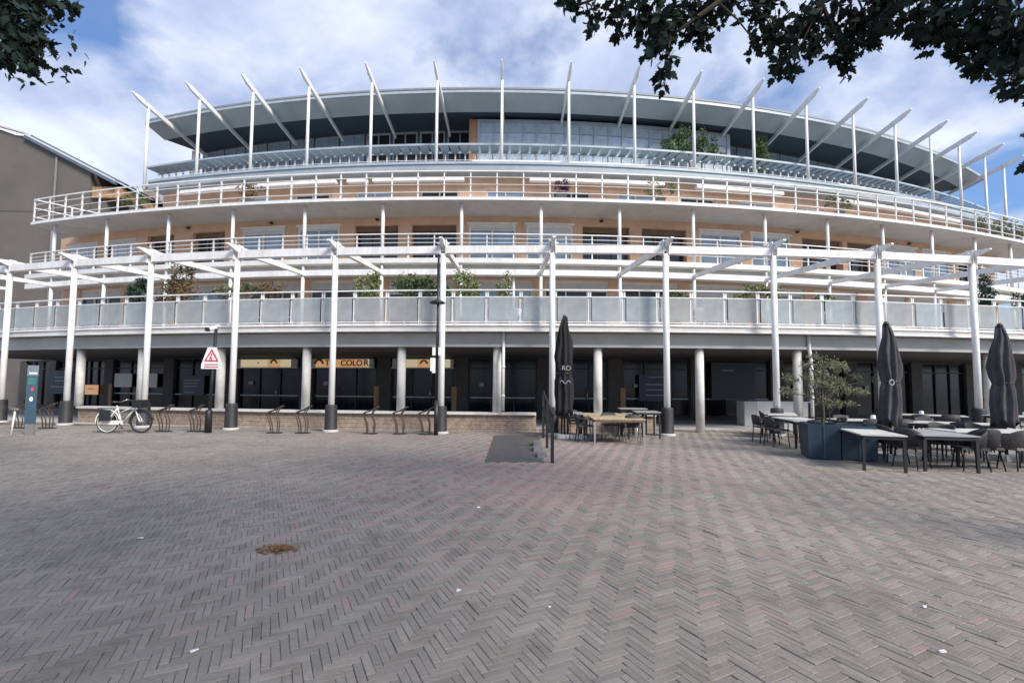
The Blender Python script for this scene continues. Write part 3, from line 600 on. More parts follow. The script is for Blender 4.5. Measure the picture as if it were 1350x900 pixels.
def poster(x0, x1, z0, z1, label, lines, fm='poster_navy'):
    r = 78.1; p, q = ap(A, r, x0), ap(A, r, x1); mid = (p + q) / 2; w = (q - p).length
    t_ = thing('window_poster', (mid.x, mid.y, z0), label, 'poster', 'posters on the shop windows', math.atan2(q.y - p.y, q.x - p.x))
    f_ = MB(); f_.box((0, 0, (z1 - z0) / 2), (w, .03, z1 - z0)); part('sheet', f_, fm, t_, local=True)
    for (zz, a_, c_) in lines:
        f_ = MB(); f_.box((w * ((a_ + c_) / 2 - .5), -.018, zz * (z1 - z0)), (w * (c_ - a_), .006, .045)); part('printed_line', f_, 'poster_line', t_, local=True)
poster(-17.4, -16.0, .95, 2.0, 'navy poster with pale lines of text left of the warning sign pole', [(.75, .1, .85), (.6, .1, .7), (.45, .1, .7), (.15, .1, .6)])
poster(6.0, 7.55, .9, 2.15, 'navy poster with pale bars in the window behind the far grey table', [(.9, .3, .9), (.62, .2, .95), (.42, .2, .95), (.22, .2, .95)])
poster(9.5, 11.7, 1.0, 2.75, 'large dark blue poster beside the round column above the white counter', [(.78, .25, .5)], 'navy')
poster(-28.0, -26.2, .9, 2.3, 'blue and white window poster at the far left shop', [(.7, .3, .8), (.55, .3, .8), (.3, .1, .9)], 'navy')
poster(-22.2, -20.9, 1.35, 2.1, 'pale grey blind panel in the window left of the bicycle', [], 'shutter')
poster(-20.3, -19.1, 1.35, 2.1, 'pale grey blind panel in the window above the bicycle', [], 'shutter')
poster(-24.6, -23.5, .9, 1.45, 'pink and orange advert panel above the low wall at left', [(.6, .2, .7)], 'sign_orange')

# ------------------------------------------------------------------ neighbours on the left
nb = thing('neighbour_building', (-42, 32, 0), 'plain grey gabled house wall at the far left edge', 'building')
w_ = MB(); x0, x1 = -62, -28.9
prof = [(x0, 0), (x1, 0), (x1, 15.95), (-33.4, 18.42), (-34.2, 18.5), (-36.5, 19.3), (-44, 22.5), (-62, 15)]
V_ = [(x, 32.0, z) for x, z in prof] + [(x, 46.0, z) for x, z in prof]; n_ = len(prof)
w_.add(V_, [tuple(range(n_)), tuple(range(2 * n_ - 1, n_ - 1, -1))] + [(i, i + n_, (i + 1) % n_ + n_, (i + 1) % n_) for i in range(n_)]); part('gable_wall', w_, 'neighbour_grey', nb)
w_ = MB(); w_.bar((-36.5, 31.9, 19.42), (-33.4, 31.9, 18.56), .3, .10); w_.bar((-33.4, 31.9, 18.52), (-27.0, 31.9, 15.28), .3, .08); part('verge', w_, 'slab_grey', nb)
w_ = MB(); w_.bar((-33.4, 31.85, 18.32), (-27.0, 31.85, 15.08), .2, .2); part('verge_board', w_, 'slate', nb)
w_ = MB(); w_.bar((-33.4, 40, 18.6), (-26.7, 40, 15.2), 15.6, .12); part('roof', w_, 'slate', nb)
w_ = MB(); w_.box((-28.0, 34.5, 14.75), (2.0, 4.6, .5)); w_.box((-27.6, 34.0, 14.3), (2.2, 4.0, .3)); part('eave_boards', w_, 'wood', nb)
w_ = MB(); w_.box((-28.4, 34.5, 7.2), (1.0, 4.6, 14.2)); part('side_wall', w_, 'neighbour_grey', nb)
w_ = MB(); w_.tube([(-31.2, 31.9, 0), (-31.2, 31.9, 16.9)], .07, 8); part('downpipe', w_, 'meter_grey', nb, True)
for z in (5.2, 9.4, 13.2):
    w_ = MB(); w_.box((-45, 31.99, z), (33, .05, .05)); part('string_course', w_, 'neighbour_grey', nb)
fb = thing('terraced_house', (-30, 42, 0), 'distant grey brick house with slate roof and chimney seen past the balcony end', 'building')
w_ = MB(); w_.box((-30.4, 45, 8.3), (15.5, 7, 16.6)); part('brick_front', w_, 'far_brick', fb)
w_ = MB(); w_.add([(-38.3, 41.2, 16.6), (-22.5, 41.2, 16.6), (-22.5, 45, 18.4), (-38.3, 45, 18.4), (-38.3, 49, 16.6), (-22.5, 49, 16.6)], [(0, 1, 2, 3), (3, 2, 5, 4), (1, 5, 2), (0, 3, 4), (0, 4, 5, 1)]); part('roof', w_, 'slate', fb)
w_ = MB(); w_.box((-33.9, 44.2, 18.6), (1.1, 1.1, 2.2)); w_.box((-33.9, 44.2, 19.75), (1.3, 1.3, .14)); part('chimney', w_, 'far_brick', fb)
for i, x in enumerate((-36.2, -33.6, -31.0, -28.4, -25.8)):
    w_ = MB(); w_.box((x, 41.47, 14.6), (1.2, .1, 1.7)); fr_ = part('window', w_, 'white_trim', fb); w_ = MB(); w_.box((x - .28, 41.4, 14.6), (.5, .06, 1.5)); w_.box((x + .28, 41.4, 14.6), (.5, .06, 1.5)); link('pane', w_.mesh('pane', 'pane_dark'), fr_)

# ------------------------------------------------------------------ street furniture
def curve_pts(pts, n=6):
    out = []; P_ = [Vector(p) for p in pts]; P_ = [P_[0]] + P_ + [P_[-1]]
    for i in range(1, len(P_) - 2):
        for k_ in range(n):
            t_ = k_ / n; a, b_, c_, d = P_[i - 1:i + 3]
            out.append(.5 * ((2 * b_) + (c_ - a) * t_ + (2 * a - 5 * b_ + 4 * c_ - d) * t_ ** 2 + (3 * b_ - a - 3 * c_ + d) * t_ ** 3))
    out.append(P_[-2]); return out
# warning sign
ws = thing('warning_sign', (-9.8, 15.6, 0), 'red triangle warning sign on a white plate with a camera topped pole', 'road sign')
w_ = MB(); w_.tube([(0, 0, 0), (.12, 0, 3.4)], .05, 10); part('pole', w_, 'black_metal', ws, True, True)
w_ = MB(); w_.lathe((0, 0, 0), [(.11, 0), (.1, .7), (.075, .74)], 12); part('pole_sleeve', w_, 'black_metal', ws, True, True)
w_ = MB(); V_ = []
for y in (-.075, -.055): V_ += [(-.27, y, 2.06), (.39, y, 2.06), (.39, y, 2.2), (.2, y, 2.76), (-.08, y, 2.76), (-.27, y, 2.2)]
w_.add(V_, [(0, 1, 2, 3, 4, 5), (11, 10, 9, 8, 7, 6)] + [(i, i + 6, (i + 1) % 6 + 6, (i + 1) % 6) for i in range(6)]); part('plate', w_, 'sign_white', ws, local=True)
def tri(s, cx, cz, y0, y1):
    w_ = MB(); P_ = [(cx - s, cz - s * .577), (cx + s, cz - s * .577), (cx, cz + s * 1.155)]; w_.add([(x, y0, z) for x, z in P_] + [(x, y1, z) for x, z in P_], [(0, 1, 2), (5, 4, 3), (0, 3, 4, 1), (1, 4, 5, 2), (2, 5, 3, 0)]); return w_
part('red_triangle', tri(.235, .06, 2.44, -.09, -.076), 'signal_red', ws, local=True); part('white_triangle', tri(.155, .06, 2.43, -.096, -.091), 'sign_white', ws, local=True)
w_ = MB(); w_.bar((.02, -.1, 2.36), (.07, -.1, 2.5), .06, .012); w_.bar((.10, -.1, 2.34), (.06, -.1, 2.46), .05, .012); w_.box((.07, -.1, 2.53), (.05, .012, .05)); part('figure', w_, 'signal_red', ws, local=True)
for z in (2.20, 2.12):
    w_ = MB(); w_.box((.06, -.08, z), (.46, .008, .03)); part('red_line', w_, 'signal_red', ws, local=True)
w_ = MB(); w_.bar((.16, 0, 3.42), (-.02, -.12, 3.36), .07, .07); w_.bar((.02, 0, 3.42), (.2, 0, 3.47), .1, .08); part('camera', w_, 'white_paint', ws, local=True)
w_ = MB(); w_.box((-.06, -.16, 3.33), (.1, .12, .12)); part('camera_lens', w_, 'dark_frame', ws, local=True)
# black lamp post
lp = thing('lamp_post', (-2.4, 15.35, 0), 'slim black lamp post with a disc lantern and white boxes beside a pergola column', 'lamp post')
w_ = MB(); w_.tube([(0, 0, 0), (0, 0, 1.1)], .07, 12); w_.tube([(0, 0, 1.1), (0, 0, 5.75)], .048, 12, .035); part('pole', w_, 'black_metal', lp, True, True)
w_ = MB(); w_.lathe((-.02, 0, 4.18), [(.04, 0), (.24, .03), (.26, .06), (.2, .1), (.06, .16)], 18); part('lantern', w_, 'dark_frame', lp, True, True)
w_ = MB(); w_.box((0, 0, 5.2), (.085, .085, .6)); part('lamp_sleeve', w_, 'black_metal', lp, local=True)
for dx_ in (-.09, .1):
    w_ = MB(); w_.box((dx_, -.08, 2.66), (.09, .1, .26)); part('white_box', w_, 'sign_white', lp, local=True)
w_ = MB(); w_.box((-.12, -.09, 2.24), (.16, .02, .42)); part('small_sign', w_, 'sign_white', lp, local=True)
w_ = MB(); w_.box((-.09, -.07, 2.02), (.1, .08, .1)); part('bracket', w_, 'sign_white', lp, local=True)
# ticket column
mt_ = thing('parking_meter', (-14.57, 14.6, 0), 'dark blue parking payment column with slanted top at the left edge', 'parking meter', rz=R(40)); mt_.scale = (.58, .45, 1)
w_ = MB(); w_.box((0, 0, .17), (.34, .3, .34)); part('base', w_, 'meter_grey', mt_, local=True)
w_ = MB(); w_.box((0, 0, 1.06), (.42, .34, 1.44)); w_.add([(-.21, -.17, 1.781), (.21, -.17, 1.781), (.21, .17, 1.781), (-.21, .17, 1.781), (-.21, -.02, 2.1), (.21, -.02, 2.1), (.21, .17, 2.1), (-.21, .17, 2.1)], [(3, 2, 1, 0), (4, 5, 6, 7), (0, 1, 5, 4), (1, 2, 6, 5), (2, 3, 7, 6), (3, 0, 4, 7)]); part('cabinet', w_, 'meter_blue', mt_, local=True)
w_ = MB(); w_.box((.02, -.18, 1.86), (.3, .02, .05)); part('light_strip', w_, 'sign_white', mt_, local=True)
w_ = MB(); w_.box((0, -.175, 1.62), (.3, .012, .2)); part('display', w_, 'teal', mt_, local=True)
w_ = MB(); w_.lathe((0, 0, 0), [(.001, 0), (.06, .001), (.06, .012), (.001, .013)], 16); o = part('red_button', w_, 'signal_red', mt_, local=True); o.rotation_euler = (PI / 2, 0, 0); o.location = (.02, -.172, 1.38)
w_ = MB(); w_.lathe((0, 0, 0), [(.001, 0), (.07, .001), (.07, .012), (.001, .013)], 16); o = part('white_dial', w_, 'sign_white', mt_, local=True); o.rotation_euler = (PI / 2, 0, 0); o.location = (-.0, -.172, 1.08)
# white leaning marker post
mp_ = thing('marker_post', (-14.5, 14.0, 0), 'thin white marker post leaning beside the parking column', 'post')
w_ = MB(); w_.tube([(0, 0, 0), (.06, .02, .78)], .022, 8); part('stake', w_, 'white_paint', mp_, True, True)
w_ = MB(); w_.tube([(-.09, .02, .79), (.16, .02, .79)], .045, 10); part('cap', w_, 'meter_grey', mp_, True, True)
# bicycle racks
def rack():
    t_ = thing('bicycle_rack', (0, 0, 0), 'x', 'bicycle rack', 'bicycle racks along the low wall')
    for dy_, hh_ in ((-.06, 0), (.07, .0)):
        w_ = MB(); w_.tube(curve_pts([(.0, dy_, 0), (-.03, dy_, .3), (-.13, dy_, .58), (-.1, dy_, .68), (.12, dy_, .76), (.34, dy_, .88)]), .02, 8); part('rail', w_, 'rack_brown', t_, True, True)
    w_ = MB(); w_.tube(curve_pts([(.2, -.06, 0), (.22, -.06, .35), (.14, -.06, .62), (.24, -.06, .8)]), .018, 8); w_.tube(curve_pts([(.2, .07, 0), (.22, .07, .35), (.14, .07, .62), (.24, .07, .8)]), .018, 8); part('support', w_, 'rack_brown', t_, True, True)
    for z, x in ((.66, -.12), (.86, .33)):
        w_ = MB(); w_.tube([(x, -.06, z), (x, .07, z)], .018, 8); part('cross_bar', w_, 'rack_brown', t_, True, True)
    w_ = MB(); w_.box((.1, 0, .015), (.42, .24, .03)); part('foot_plate', w_, 'socket_black', t_, local=True)
    return t_
rk = rack(); rp_ = [(-11.5, 15.85, 'bicycle rack right behind the front wheel of the white bicycle'), (-10.5, 15.9, 'bicycle rack between the white bicycle and the warning sign'),
    (-7.75, 15.6, 'left bicycle rack of the pair under the lettered sign'), (-6.85, 15.65, 'right bicycle rack of the pair under the lettered sign, before a round column'),
    (-4.65, 15.6, 'left bicycle rack of the pair next to the lamp post'), (-3.7, 15.6, 'right bicycle rack of the pair next to the lamp post'), (-2.85, 15.5, 'bicycle rack directly left of the lamp post')]
for i, (x, y, lab) in enumerate(rp_):
    o = rk if i == 0 else copy_tree(rk); place(o, (x, y, 0), R(random.uniform(-6, 6)), lab)
for i, (x, lab) in enumerate(((-16.2, 'empty bicycle rack at the far left behind the parking column'), (-15.3, 'empty bicycle rack right of the parking column'))):
    o = copy_tree(rk); place(o, (x * 1.05, 16.6, 0), R(4), lab)
# bicycle
bk = thing('bicycle', (-12.85, 15.35, 0), 'white framed city bicycle with a pale rear wheel parked by the column', 'bicycle', rz=R(1))
def wheel(x, rim_m):
    w_ = MB(); n_ = 28; T = []
    pts = [(x + .335 * math.cos(2 * PI * k_ / n_), 0, .35 + .335 * math.sin(2 * PI * k_ / n_)) for k_ in range(n_ + 1)]
    w_.tube(pts, .02, 7, cap=False); wh = part('wheel', w_, 'tyre', bk, True, True)
    w_ = MB(); pts = [(x + .312 * math.cos(2 * PI * k_ / n_), 0, .35 + .312 * math.sin(2 * PI * k_ / n_)) for k_ in range(n_ + 1)]; w_.tube(pts, .016, 6, cap=False); link('rim', w_.mesh('rim', rim_m, True), wh, local=True)
    w_ = MB()
    for k_ in range(16): a = 2 * PI * k_ / 16; w_.bar((x, .02 if k_ % 2 else -.02, .35), (x + .3 * math.cos(a), 0, .35 + .3 * math.sin(a)), .004, .004)
    w_.tube([(x, -.06, .35), (x, .06, .35)], .025, 8); link('spokes', w_.mesh('spokes', 'chrome'), wh, local=True)
    w_ = MB(); pts = [(x + .375 * math.cos(a), 0, .35 + .375 * math.sin(a)) for a in [R(v) for v in range(10, 200, 12)]]; w_.tube(pts, .026, 6); part('mudguard', w_, rim_m, bk, True, True)
wheel(0, 'white_paint'); wheel(1.06, 'dark_frame')
w_ = MB()
for p, q in (((.45, 0, .3), (.27, 0, .86)), ((.45, 0, .3), (.86, 0, .8)), ((.34, 0, .62), (.87, 0, .86)), ((0, .05, .35), (.45, .04, .3)), ((0, -.05, .35), (.45, -.04, .3)), ((0, .05, .35), (.3, .02, .78)), ((0, -.05, .35), (.3, -.02, .78)), ((.84, 0, .78), (.8, 0, 1.0)), ((.86, 0, .74), (.98, .05, .5)), ((.86, 0, .74), (.98, -.05, .5)), ((.98, .05, .5), (1.06, .05, .35)), ((.98, -.05, .5), (1.06, -.05, .35))): w_.tube([p, q], .021, 8)
part('frame', w_, 'white_paint', bk, True, True)
w_ = MB(); w_.lathe((.2, 0, .93), [(.02, 0), (.08, .02), (.085, .05), (.05, .08)], 10); w_.box((.3, 0, .97), (.2, .07, .05)); part('saddle', w_, 'saddle', bk, True, True)
w_ = MB(); w_.tube(curve_pts([(.62, -.3, .98), (.76, -.24, 1.06), (.8, 0, 1.02), (.76, .24, 1.06), (.62, .3, .98)]), .014, 8); part('handlebar', w_, 'chrome', bk, True, True)
for s2 in (-1, 1):
    w_ = MB(); w_.tube([(.56, s2 * .31, .965), (.68, s2 * .28, 1.01)], .02, 8); part('grip', w_, 'saddle', bk, True, True)
w_ = MB(); w_.box((.23, -.06, .33), (.6, .03, .13)); part('chain_guard', w_, 'white_paint', bk, local=True)
w_ = MB()
for yy in (-.06, 0, .06): w_.bar((-.3, yy, .78), (.24, yy, .78), .014, .014)
w_.bar((-.28, -.06, .78), (0, -.06, .37), .012, .012); w_.bar((-.28, .06, .78), (0, .06, .37), .012, .012); part('luggage_rack', w_, 'dark_frame', bk, local=True)
for s2 in (-1, 1):
    w_ = MB(); w_.box((.02, s2 * .15, .56), (.3, .1, .34), top=(.94, .9)); part('pannier', w_, 'dark_frame', bk, local=True)
w_ = MB(); w_.box((1.0, 0, .93), (.26, .34, .24), top=(1.15, 1.15)); part('front_crate', w_, 'dark_frame', bk, local=True)
w_ = MB(); w_.tube([(.45, -.1, .3), (.45, .1, .3)], .014, 6); w_.bar((.45, -.1, .3), (.55, -.1, .16), .02, .015); w_.bar((.45, .1, .3), (.35, .1, .44), .02, .015); w_.box((.56, -.15, .16), (.09, .1, .02)); w_.box((.34, .15, .44), (.09, .1, .02)); part('pedals', w_, 'dark_frame', bk, local=True)
# handrail beside the dark path
hr = thing('handrail', (.85, 10.05, 0), 'black metal handrail sloping towards the viewer beside the dark path', 'handrail')
P3 = [(0, 0, 1.04), (.06, 2.3, 1.2), (.12, 4.7, 1.42)]
for i, (x, y, z) in enumerate(P3):
    w_ = MB(); w_.box((x, y, z / 2), (.07, .04, z)); part('post', w_, 'black_metal', hr, local=True)
w_ = MB(); w_.tube([(0, -.12, 1.0), (0, 0, 1.05)] + P3[1:] + [(.13, 5.0, 1.42)], .028, 10); part('rail', w_, 'black_metal', hr, True, True)
w_ = MB(); w_.tube([(P3[0][0], 0, .55)] + [(x, y, z - .5) for x, y, z in P3[1:]], .02, 8); part('lower_rail', w_, 'black_metal', hr, True, True)
for x, y, hh_ in ((-.16, .9, .07), (-.2, 1.9, .09), (-.16, 2.9, .11)):
    w_ = MB(); w_.box((x, y, hh_ / 2), (.22, .5, hh_), top=(.96, .96)); part('kerb_block', w_, 'meter_grey', hr, local=True)

# ------------------------------------------------------------------ parasols
def parasol(loc, label, m, top, bot, rmax, base, ph=0.0, skew=0.0, fl=8):
    t_ = thing('parasol', loc, label, 'parasol', 'closed parasols of the terraces'); hgt = top - bot
    w_ = MB(); w_.tube([(0, 0, .06), (0, 0, top - .05)], .032, 10); part('pole', w_, 'black_metal', t_, True, True)
    prof = [(0, .9), (.05, .84), (.2, .92), (.34, .86), (.41, .70), (.47, .84), (.58, .90), (.74, .76), (.88, .52), (.96, .36), (1.0, .24)]
    w_ = MB(); w_.lathe((0, 0, bot), [(rmax * k_, f_ * hgt) for f_, k_ in prof], fl * 8, fl, .20, ph)
    w_.v = [(x + skew * math.sin((z - bot) / hgt * PI) + .018 * math.sin(z * 7 + ph) + .02 * math.sin(3 * math.atan2(y, x) + z * 5), y + .02 * math.cos(z * 6), z + (.09 * math.sin(5 * math.atan2(y, x)) if z < bot + .02 else 0)) for x, y, z in w_.v]
    cn = part('canopy', w_, m, t_, True, True)
    w_ = MB(); w_.lathe((skew * .95, 0, bot + hgt * .40), [(rmax * .78, 0), (rmax * .81, .02), (rmax * .78, .05)], 20); link('strap', w_.mesh('strap', 'black_metal', True), cn, local=True)
    w_ = MB(); w_.lathe((0, 0, top - .02), [(.05, 0), (.06, .03), (.03, .08)], 10); part('finial', w_, 'black_metal', t_, True, True)
    for i, (bx, by, bz, dx_, dy_, dz_) in enumerate(base):
        w_ = MB(); w_.box((bx, by, bz), (dx_, dy_, dz_), top=(.96, .96)); part('base_slab', w_, 'concrete_pale', t_, local=True)
    return t_, cn
pb, cn = parasol((1.62, 14.75, 0), 'tall closed black parasol with white letters beside the handrail', 'parasol_black', 3.72, .75, .27, [(.0, .02, .06, .46, .5, .11), (.44, 0, .05, .4, .46, .1)], skew=-.02)
link('lettering', text_mesh('RO', .2, 'pot_grey', bold=.003), pb, (.02, -.31, 2.12), local=True)
w_ = MB(); w_.tube([(-.17 + .036 * i, -.315, 1.7 + .05 * math.sin(i * 1.1)) for i in range(10)], .012, 6); part('emblem', w_, 'poster_line', pb, True, True)
pg1, cn = parasol((8.55, 10.9, 0), 'closed grey parasol with a small round emblem beside the olive tree', 'parasol_grey', 3.05, .82, .205, [(0, 0, .06, .6, .6, .12)], ph=.3, skew=.05)
w_ = MB(); w_.tube([(-.12 + .05 * math.cos(a), -.25, 1.72 + .06 * math.sin(a)) for a in [2 * PI * i / 12 for i in range(13)]], .012, 6); part('emblem', w_, 'poster_line', pg1, True, True)
pg2, cn = parasol((11.15, 10.9, 0), 'closed grey parasol at the right edge above the long table', 'parasol_grey', 3.03, .80, .215, [(0, 0, .06, .6, .6, .12)], ph=.8, skew=-.02)

# ------------------------------------------------------------------ tables
def table(loc, rz, sx_, sy_, h, m, label, lm='dark_frame', planks=0, edge='dark_frame', group='terrace tables'):
    t_ = thing('table', loc, label, 'table', group, rz)
    if planks:
        for i in range(planks):
            w_ = MB(); pw_ = sx_ / planks; w_.box((-sx_ / 2 + pw_ * (i + .5), 0, h - .016 + random.uniform(0, .002)), (pw_ - .008, sy_ - .02, .03)); part('plank', w_, m, t_, local=True)
    else:
        w_ = MB(); w_.box((0, 0, h - .0125), (sx_ - .004, sy_ - .004, .025)); part('tabletop', w_, m, t_, local=True)
    w_ = MB()
    for a, b_, c_, d in ((0, -sy_ / 2 + .04, sx_ - .08, .04), (0, sy_ / 2 - .04, sx_ - .08, .04), (-sx_ / 2 + .04, 0, .04, sy_ - .16), (sx_ / 2 - .04, 0, .04, sy_ - .16)): w_.box((a, b_, h - .062), (c_, d, .06))
    part('apron', w_, edge, t_, local=True)
    for a in (-1, 1):
        for b_ in (-1, 1):
            w_ = MB(); w_.bar((a * (sx_ / 2 - .045), b_ * (sy_ / 2 - .045), h - .093), (a * (sx_ / 2 - .04), b_ * (sy_ / 2 - .04), 0), .055, .055, .045, .045); part('leg', w_, lm, t_, local=True)
    return t_
# centre terrace
table((2.98, 13.75, 0), R(-3), 1.42, 1.15, .70, 'table_wood', 'front wooden slatted table with pale edge by the black parasol', 'chrome', 9, 'brown_frame')
table((2.9, 15.1, 0), R(-3), 1.4, 1.1, .71, 'table_wood', 'rear wooden slatted table directly behind the front wooden one', 'dark_frame', 9, 'brown_frame')
table((1.98, 15.35, 0), R(4), .68, 1.1, .74, 'table_grey', 'small grey table between the black parasol and the wooden tables')
table((4.28, 15.35, 0), R(-6), .75, 1.0, .80, 'table_grey', 'small grey table standing right of the wooden tables')
table((4.05, 16.2, 0), R(-4), .9, .62, .86, 'table_grey', 'grey table close to the low wall, beside the pergola column', edge='black_metal')
# right terrace
T = [((7.42, 10.05, 0), R(-20), .74, 1.75, .70, 'table_white', 'white topped table in front of the navy planter boxes, nearest the open square'),
     ((8.55, 9.95, 0), R(-12), .95, 1.5, .70, 'table_grey', 'grey topped table under the closed parasol with the round emblem'),
     ((10.1, 10.2, 0), R(-3), 2.0, .8, .72, 'table_white', 'long white topped table at the right with two tub chairs before it'),
     ((12.3, 10.25, 0), R(-3), 1.9, .8, .72, 'table_white', 'long white topped table cut by the right edge of the photo'),
     ((7.95, 13.4, 0), R(-10), .8, 1.7, .72, 'table_white', 'white topped table left of the olive tree'),
     ((8.75, 15.6, 0), R(-28), .8, 1.9, .74, 'table_white', 'white topped table nearest the white counter'),
     ((9.9, 13.3, 0), R(80), .8, 1.9, .72, 'table_white', 'white topped table behind the olive tree planter'),
     ((11.2, 12.4, 0), R(62), .8, 1.9, .72, 'table_white', 'white topped table between the two grey parasols, middle row'),
     ((13.3, 15.6, 0), R(55), .8, 2.1, .74, 'table_white', 'white topped table in the back row near the second last pergola column'),
     ((16.4, 15.3, 0), R(80), .8, 2.0, .74, 'table_white', 'white topped table in the back row behind the right hand parasol')]
for a in T: table(a[0], a[1], a[2], a[3], a[4], a[5], a[6])
# small lights and glasses left on tables
def jar(x, y, z, label):
    t_ = thing('table_lantern', (x, y, z), label, 'lantern', 'little pale lanterns on tables'); w_ = MB(); w_.lathe((0, 0, 0), [(.05, 0), (.06, .02), (.06, .11), (.045, .13)], 12); part('glass_body', w_, 'sign_white', t_, True, True)
    w_ = MB(); w_.tube([(-.04, 0, .13), (-.02, 0, .18), (.02, 0, .18), (.04, 0, .13)], .006, 6); part('handle', w_, 'dark_frame', t_, True, True)
jar(13.1, 15.4, .74, 'little pale lantern on the back row table by the pergola column')
jar(16.2, 15.2, .74, 'little pale lantern on the back row table behind the right parasol')
jar(9.9, 13.2, .72, 'little pale lantern on the table behind the olive planter')

# ------------------------------------------------------------------ chairs
def chair_tub(m):
    t_ = thing('chair', (0, 0, 0), 'x', 'chair', 'terrace chairs')
    w_ = MB(); w_.box((0, 0, .43), (.46, .44, .05), top=(.96, .96)); part('seat', w_, m, t_, local=True)
    n_ = 14; V_ = []; F_ = []
    for i in range(n_ + 1):
        a = R(-20) + R(220) * i / n_; top_ = .62 + .2 * max(0, math.sin(a)) ** .7
        for (rr, z) in ((.23, .40), (.27, top_ - .03), (.262, top_), (.245, top_ - .03), (.205, .40)): V_.append((rr * 1.02 * math.cos(a), rr * math.sin(a) + .0, z))
    for i in range(n_):
        for k_ in range(5): F_.append((i * 5 + k_, (i + 1) * 5 + k_, (i + 1) * 5 + (k_ + 1) % 5, i * 5 + (k_ + 1) % 5))
    F_ += [(0, 1, 2, 3, 4), tuple(n_ * 5 + k_ for k_ in (4, 3, 2, 1, 0))]
    w_ = MB(); w_.add(V_, F_); part('backrest', w_, m, t_, True, True)
    for a in (-1, 1):
        for b_ in (-1, 1):
            w_ = MB(); w_.tube([(a * .18, b_ * .16, .42), (a * .23, b_ * .21, 0)], .018, 7, .012); part('leg', w_, 'dark_frame', t_, True, True)
    return t_
def chair_slim(m, lm):
    t_ = thing('chair', (0, 0, 0), 'x', 'chair', 'terrace chairs')
    w_ = MB(); w_.box((0, 0, .45), (.44, .44, .035), top=(.97, .97)); part('seat', w_, m, t_, local=True)
    n_ = 8; V_ = []; F_ = []
    for i in range(n_ + 1):
        u = -1 + 2 * i / n_; y = .235 - .05 * u * u
        for (dy_, z) in ((0, .50), (.05, .80 - .03 * u * u), (.075, .80 - .03 * u * u), (.022, .50)): V_.append((u * .22, y + dy_, z))
    for i in range(n_):
        for k_ in range(4): F_.append((i * 4 + k_, (i + 1) * 4 + k_, (i + 1) * 4 + (k_ + 1) % 4, i * 4 + (k_ + 1) % 4))
    F_ += [(0, 1, 2, 3), tuple(n_ * 4 + k_ for k_ in (3, 2, 1, 0))]; w_ = MB(); w_.add(V_, F_); part('backrest', w_, m, t_, True, True)
    for a in (-1, 1):
        w_ = MB(); w_.tube([(a * .19, -.18, .44), (a * .21, -.21, 0)], .014, 7); part('leg', w_, lm, t_, True, True)
        w_ = MB(); w_.tube([(a * .195, .25, .7), (a * .195, .2, .44), (a * .21, .24, 0)], .014, 7); part('leg', w_, lm, t_, True, True)
        w_ = MB(); w_.tube([(a * .225, .24, .66), (a * .235, .0, .65), (a * .23, -.17, .63), (a * .2, -.18, .45)], .014, 7); part('armrest', w_, lm, t_, True, True)
    return t_
tubg, tubd, slim, slimc = chair_tub('rattan_grey'), chair_tub('rattan_dark'), chair_slim('rattan_dark', 'dark_frame'), chair_slim('rattan_dark', 'chrome')
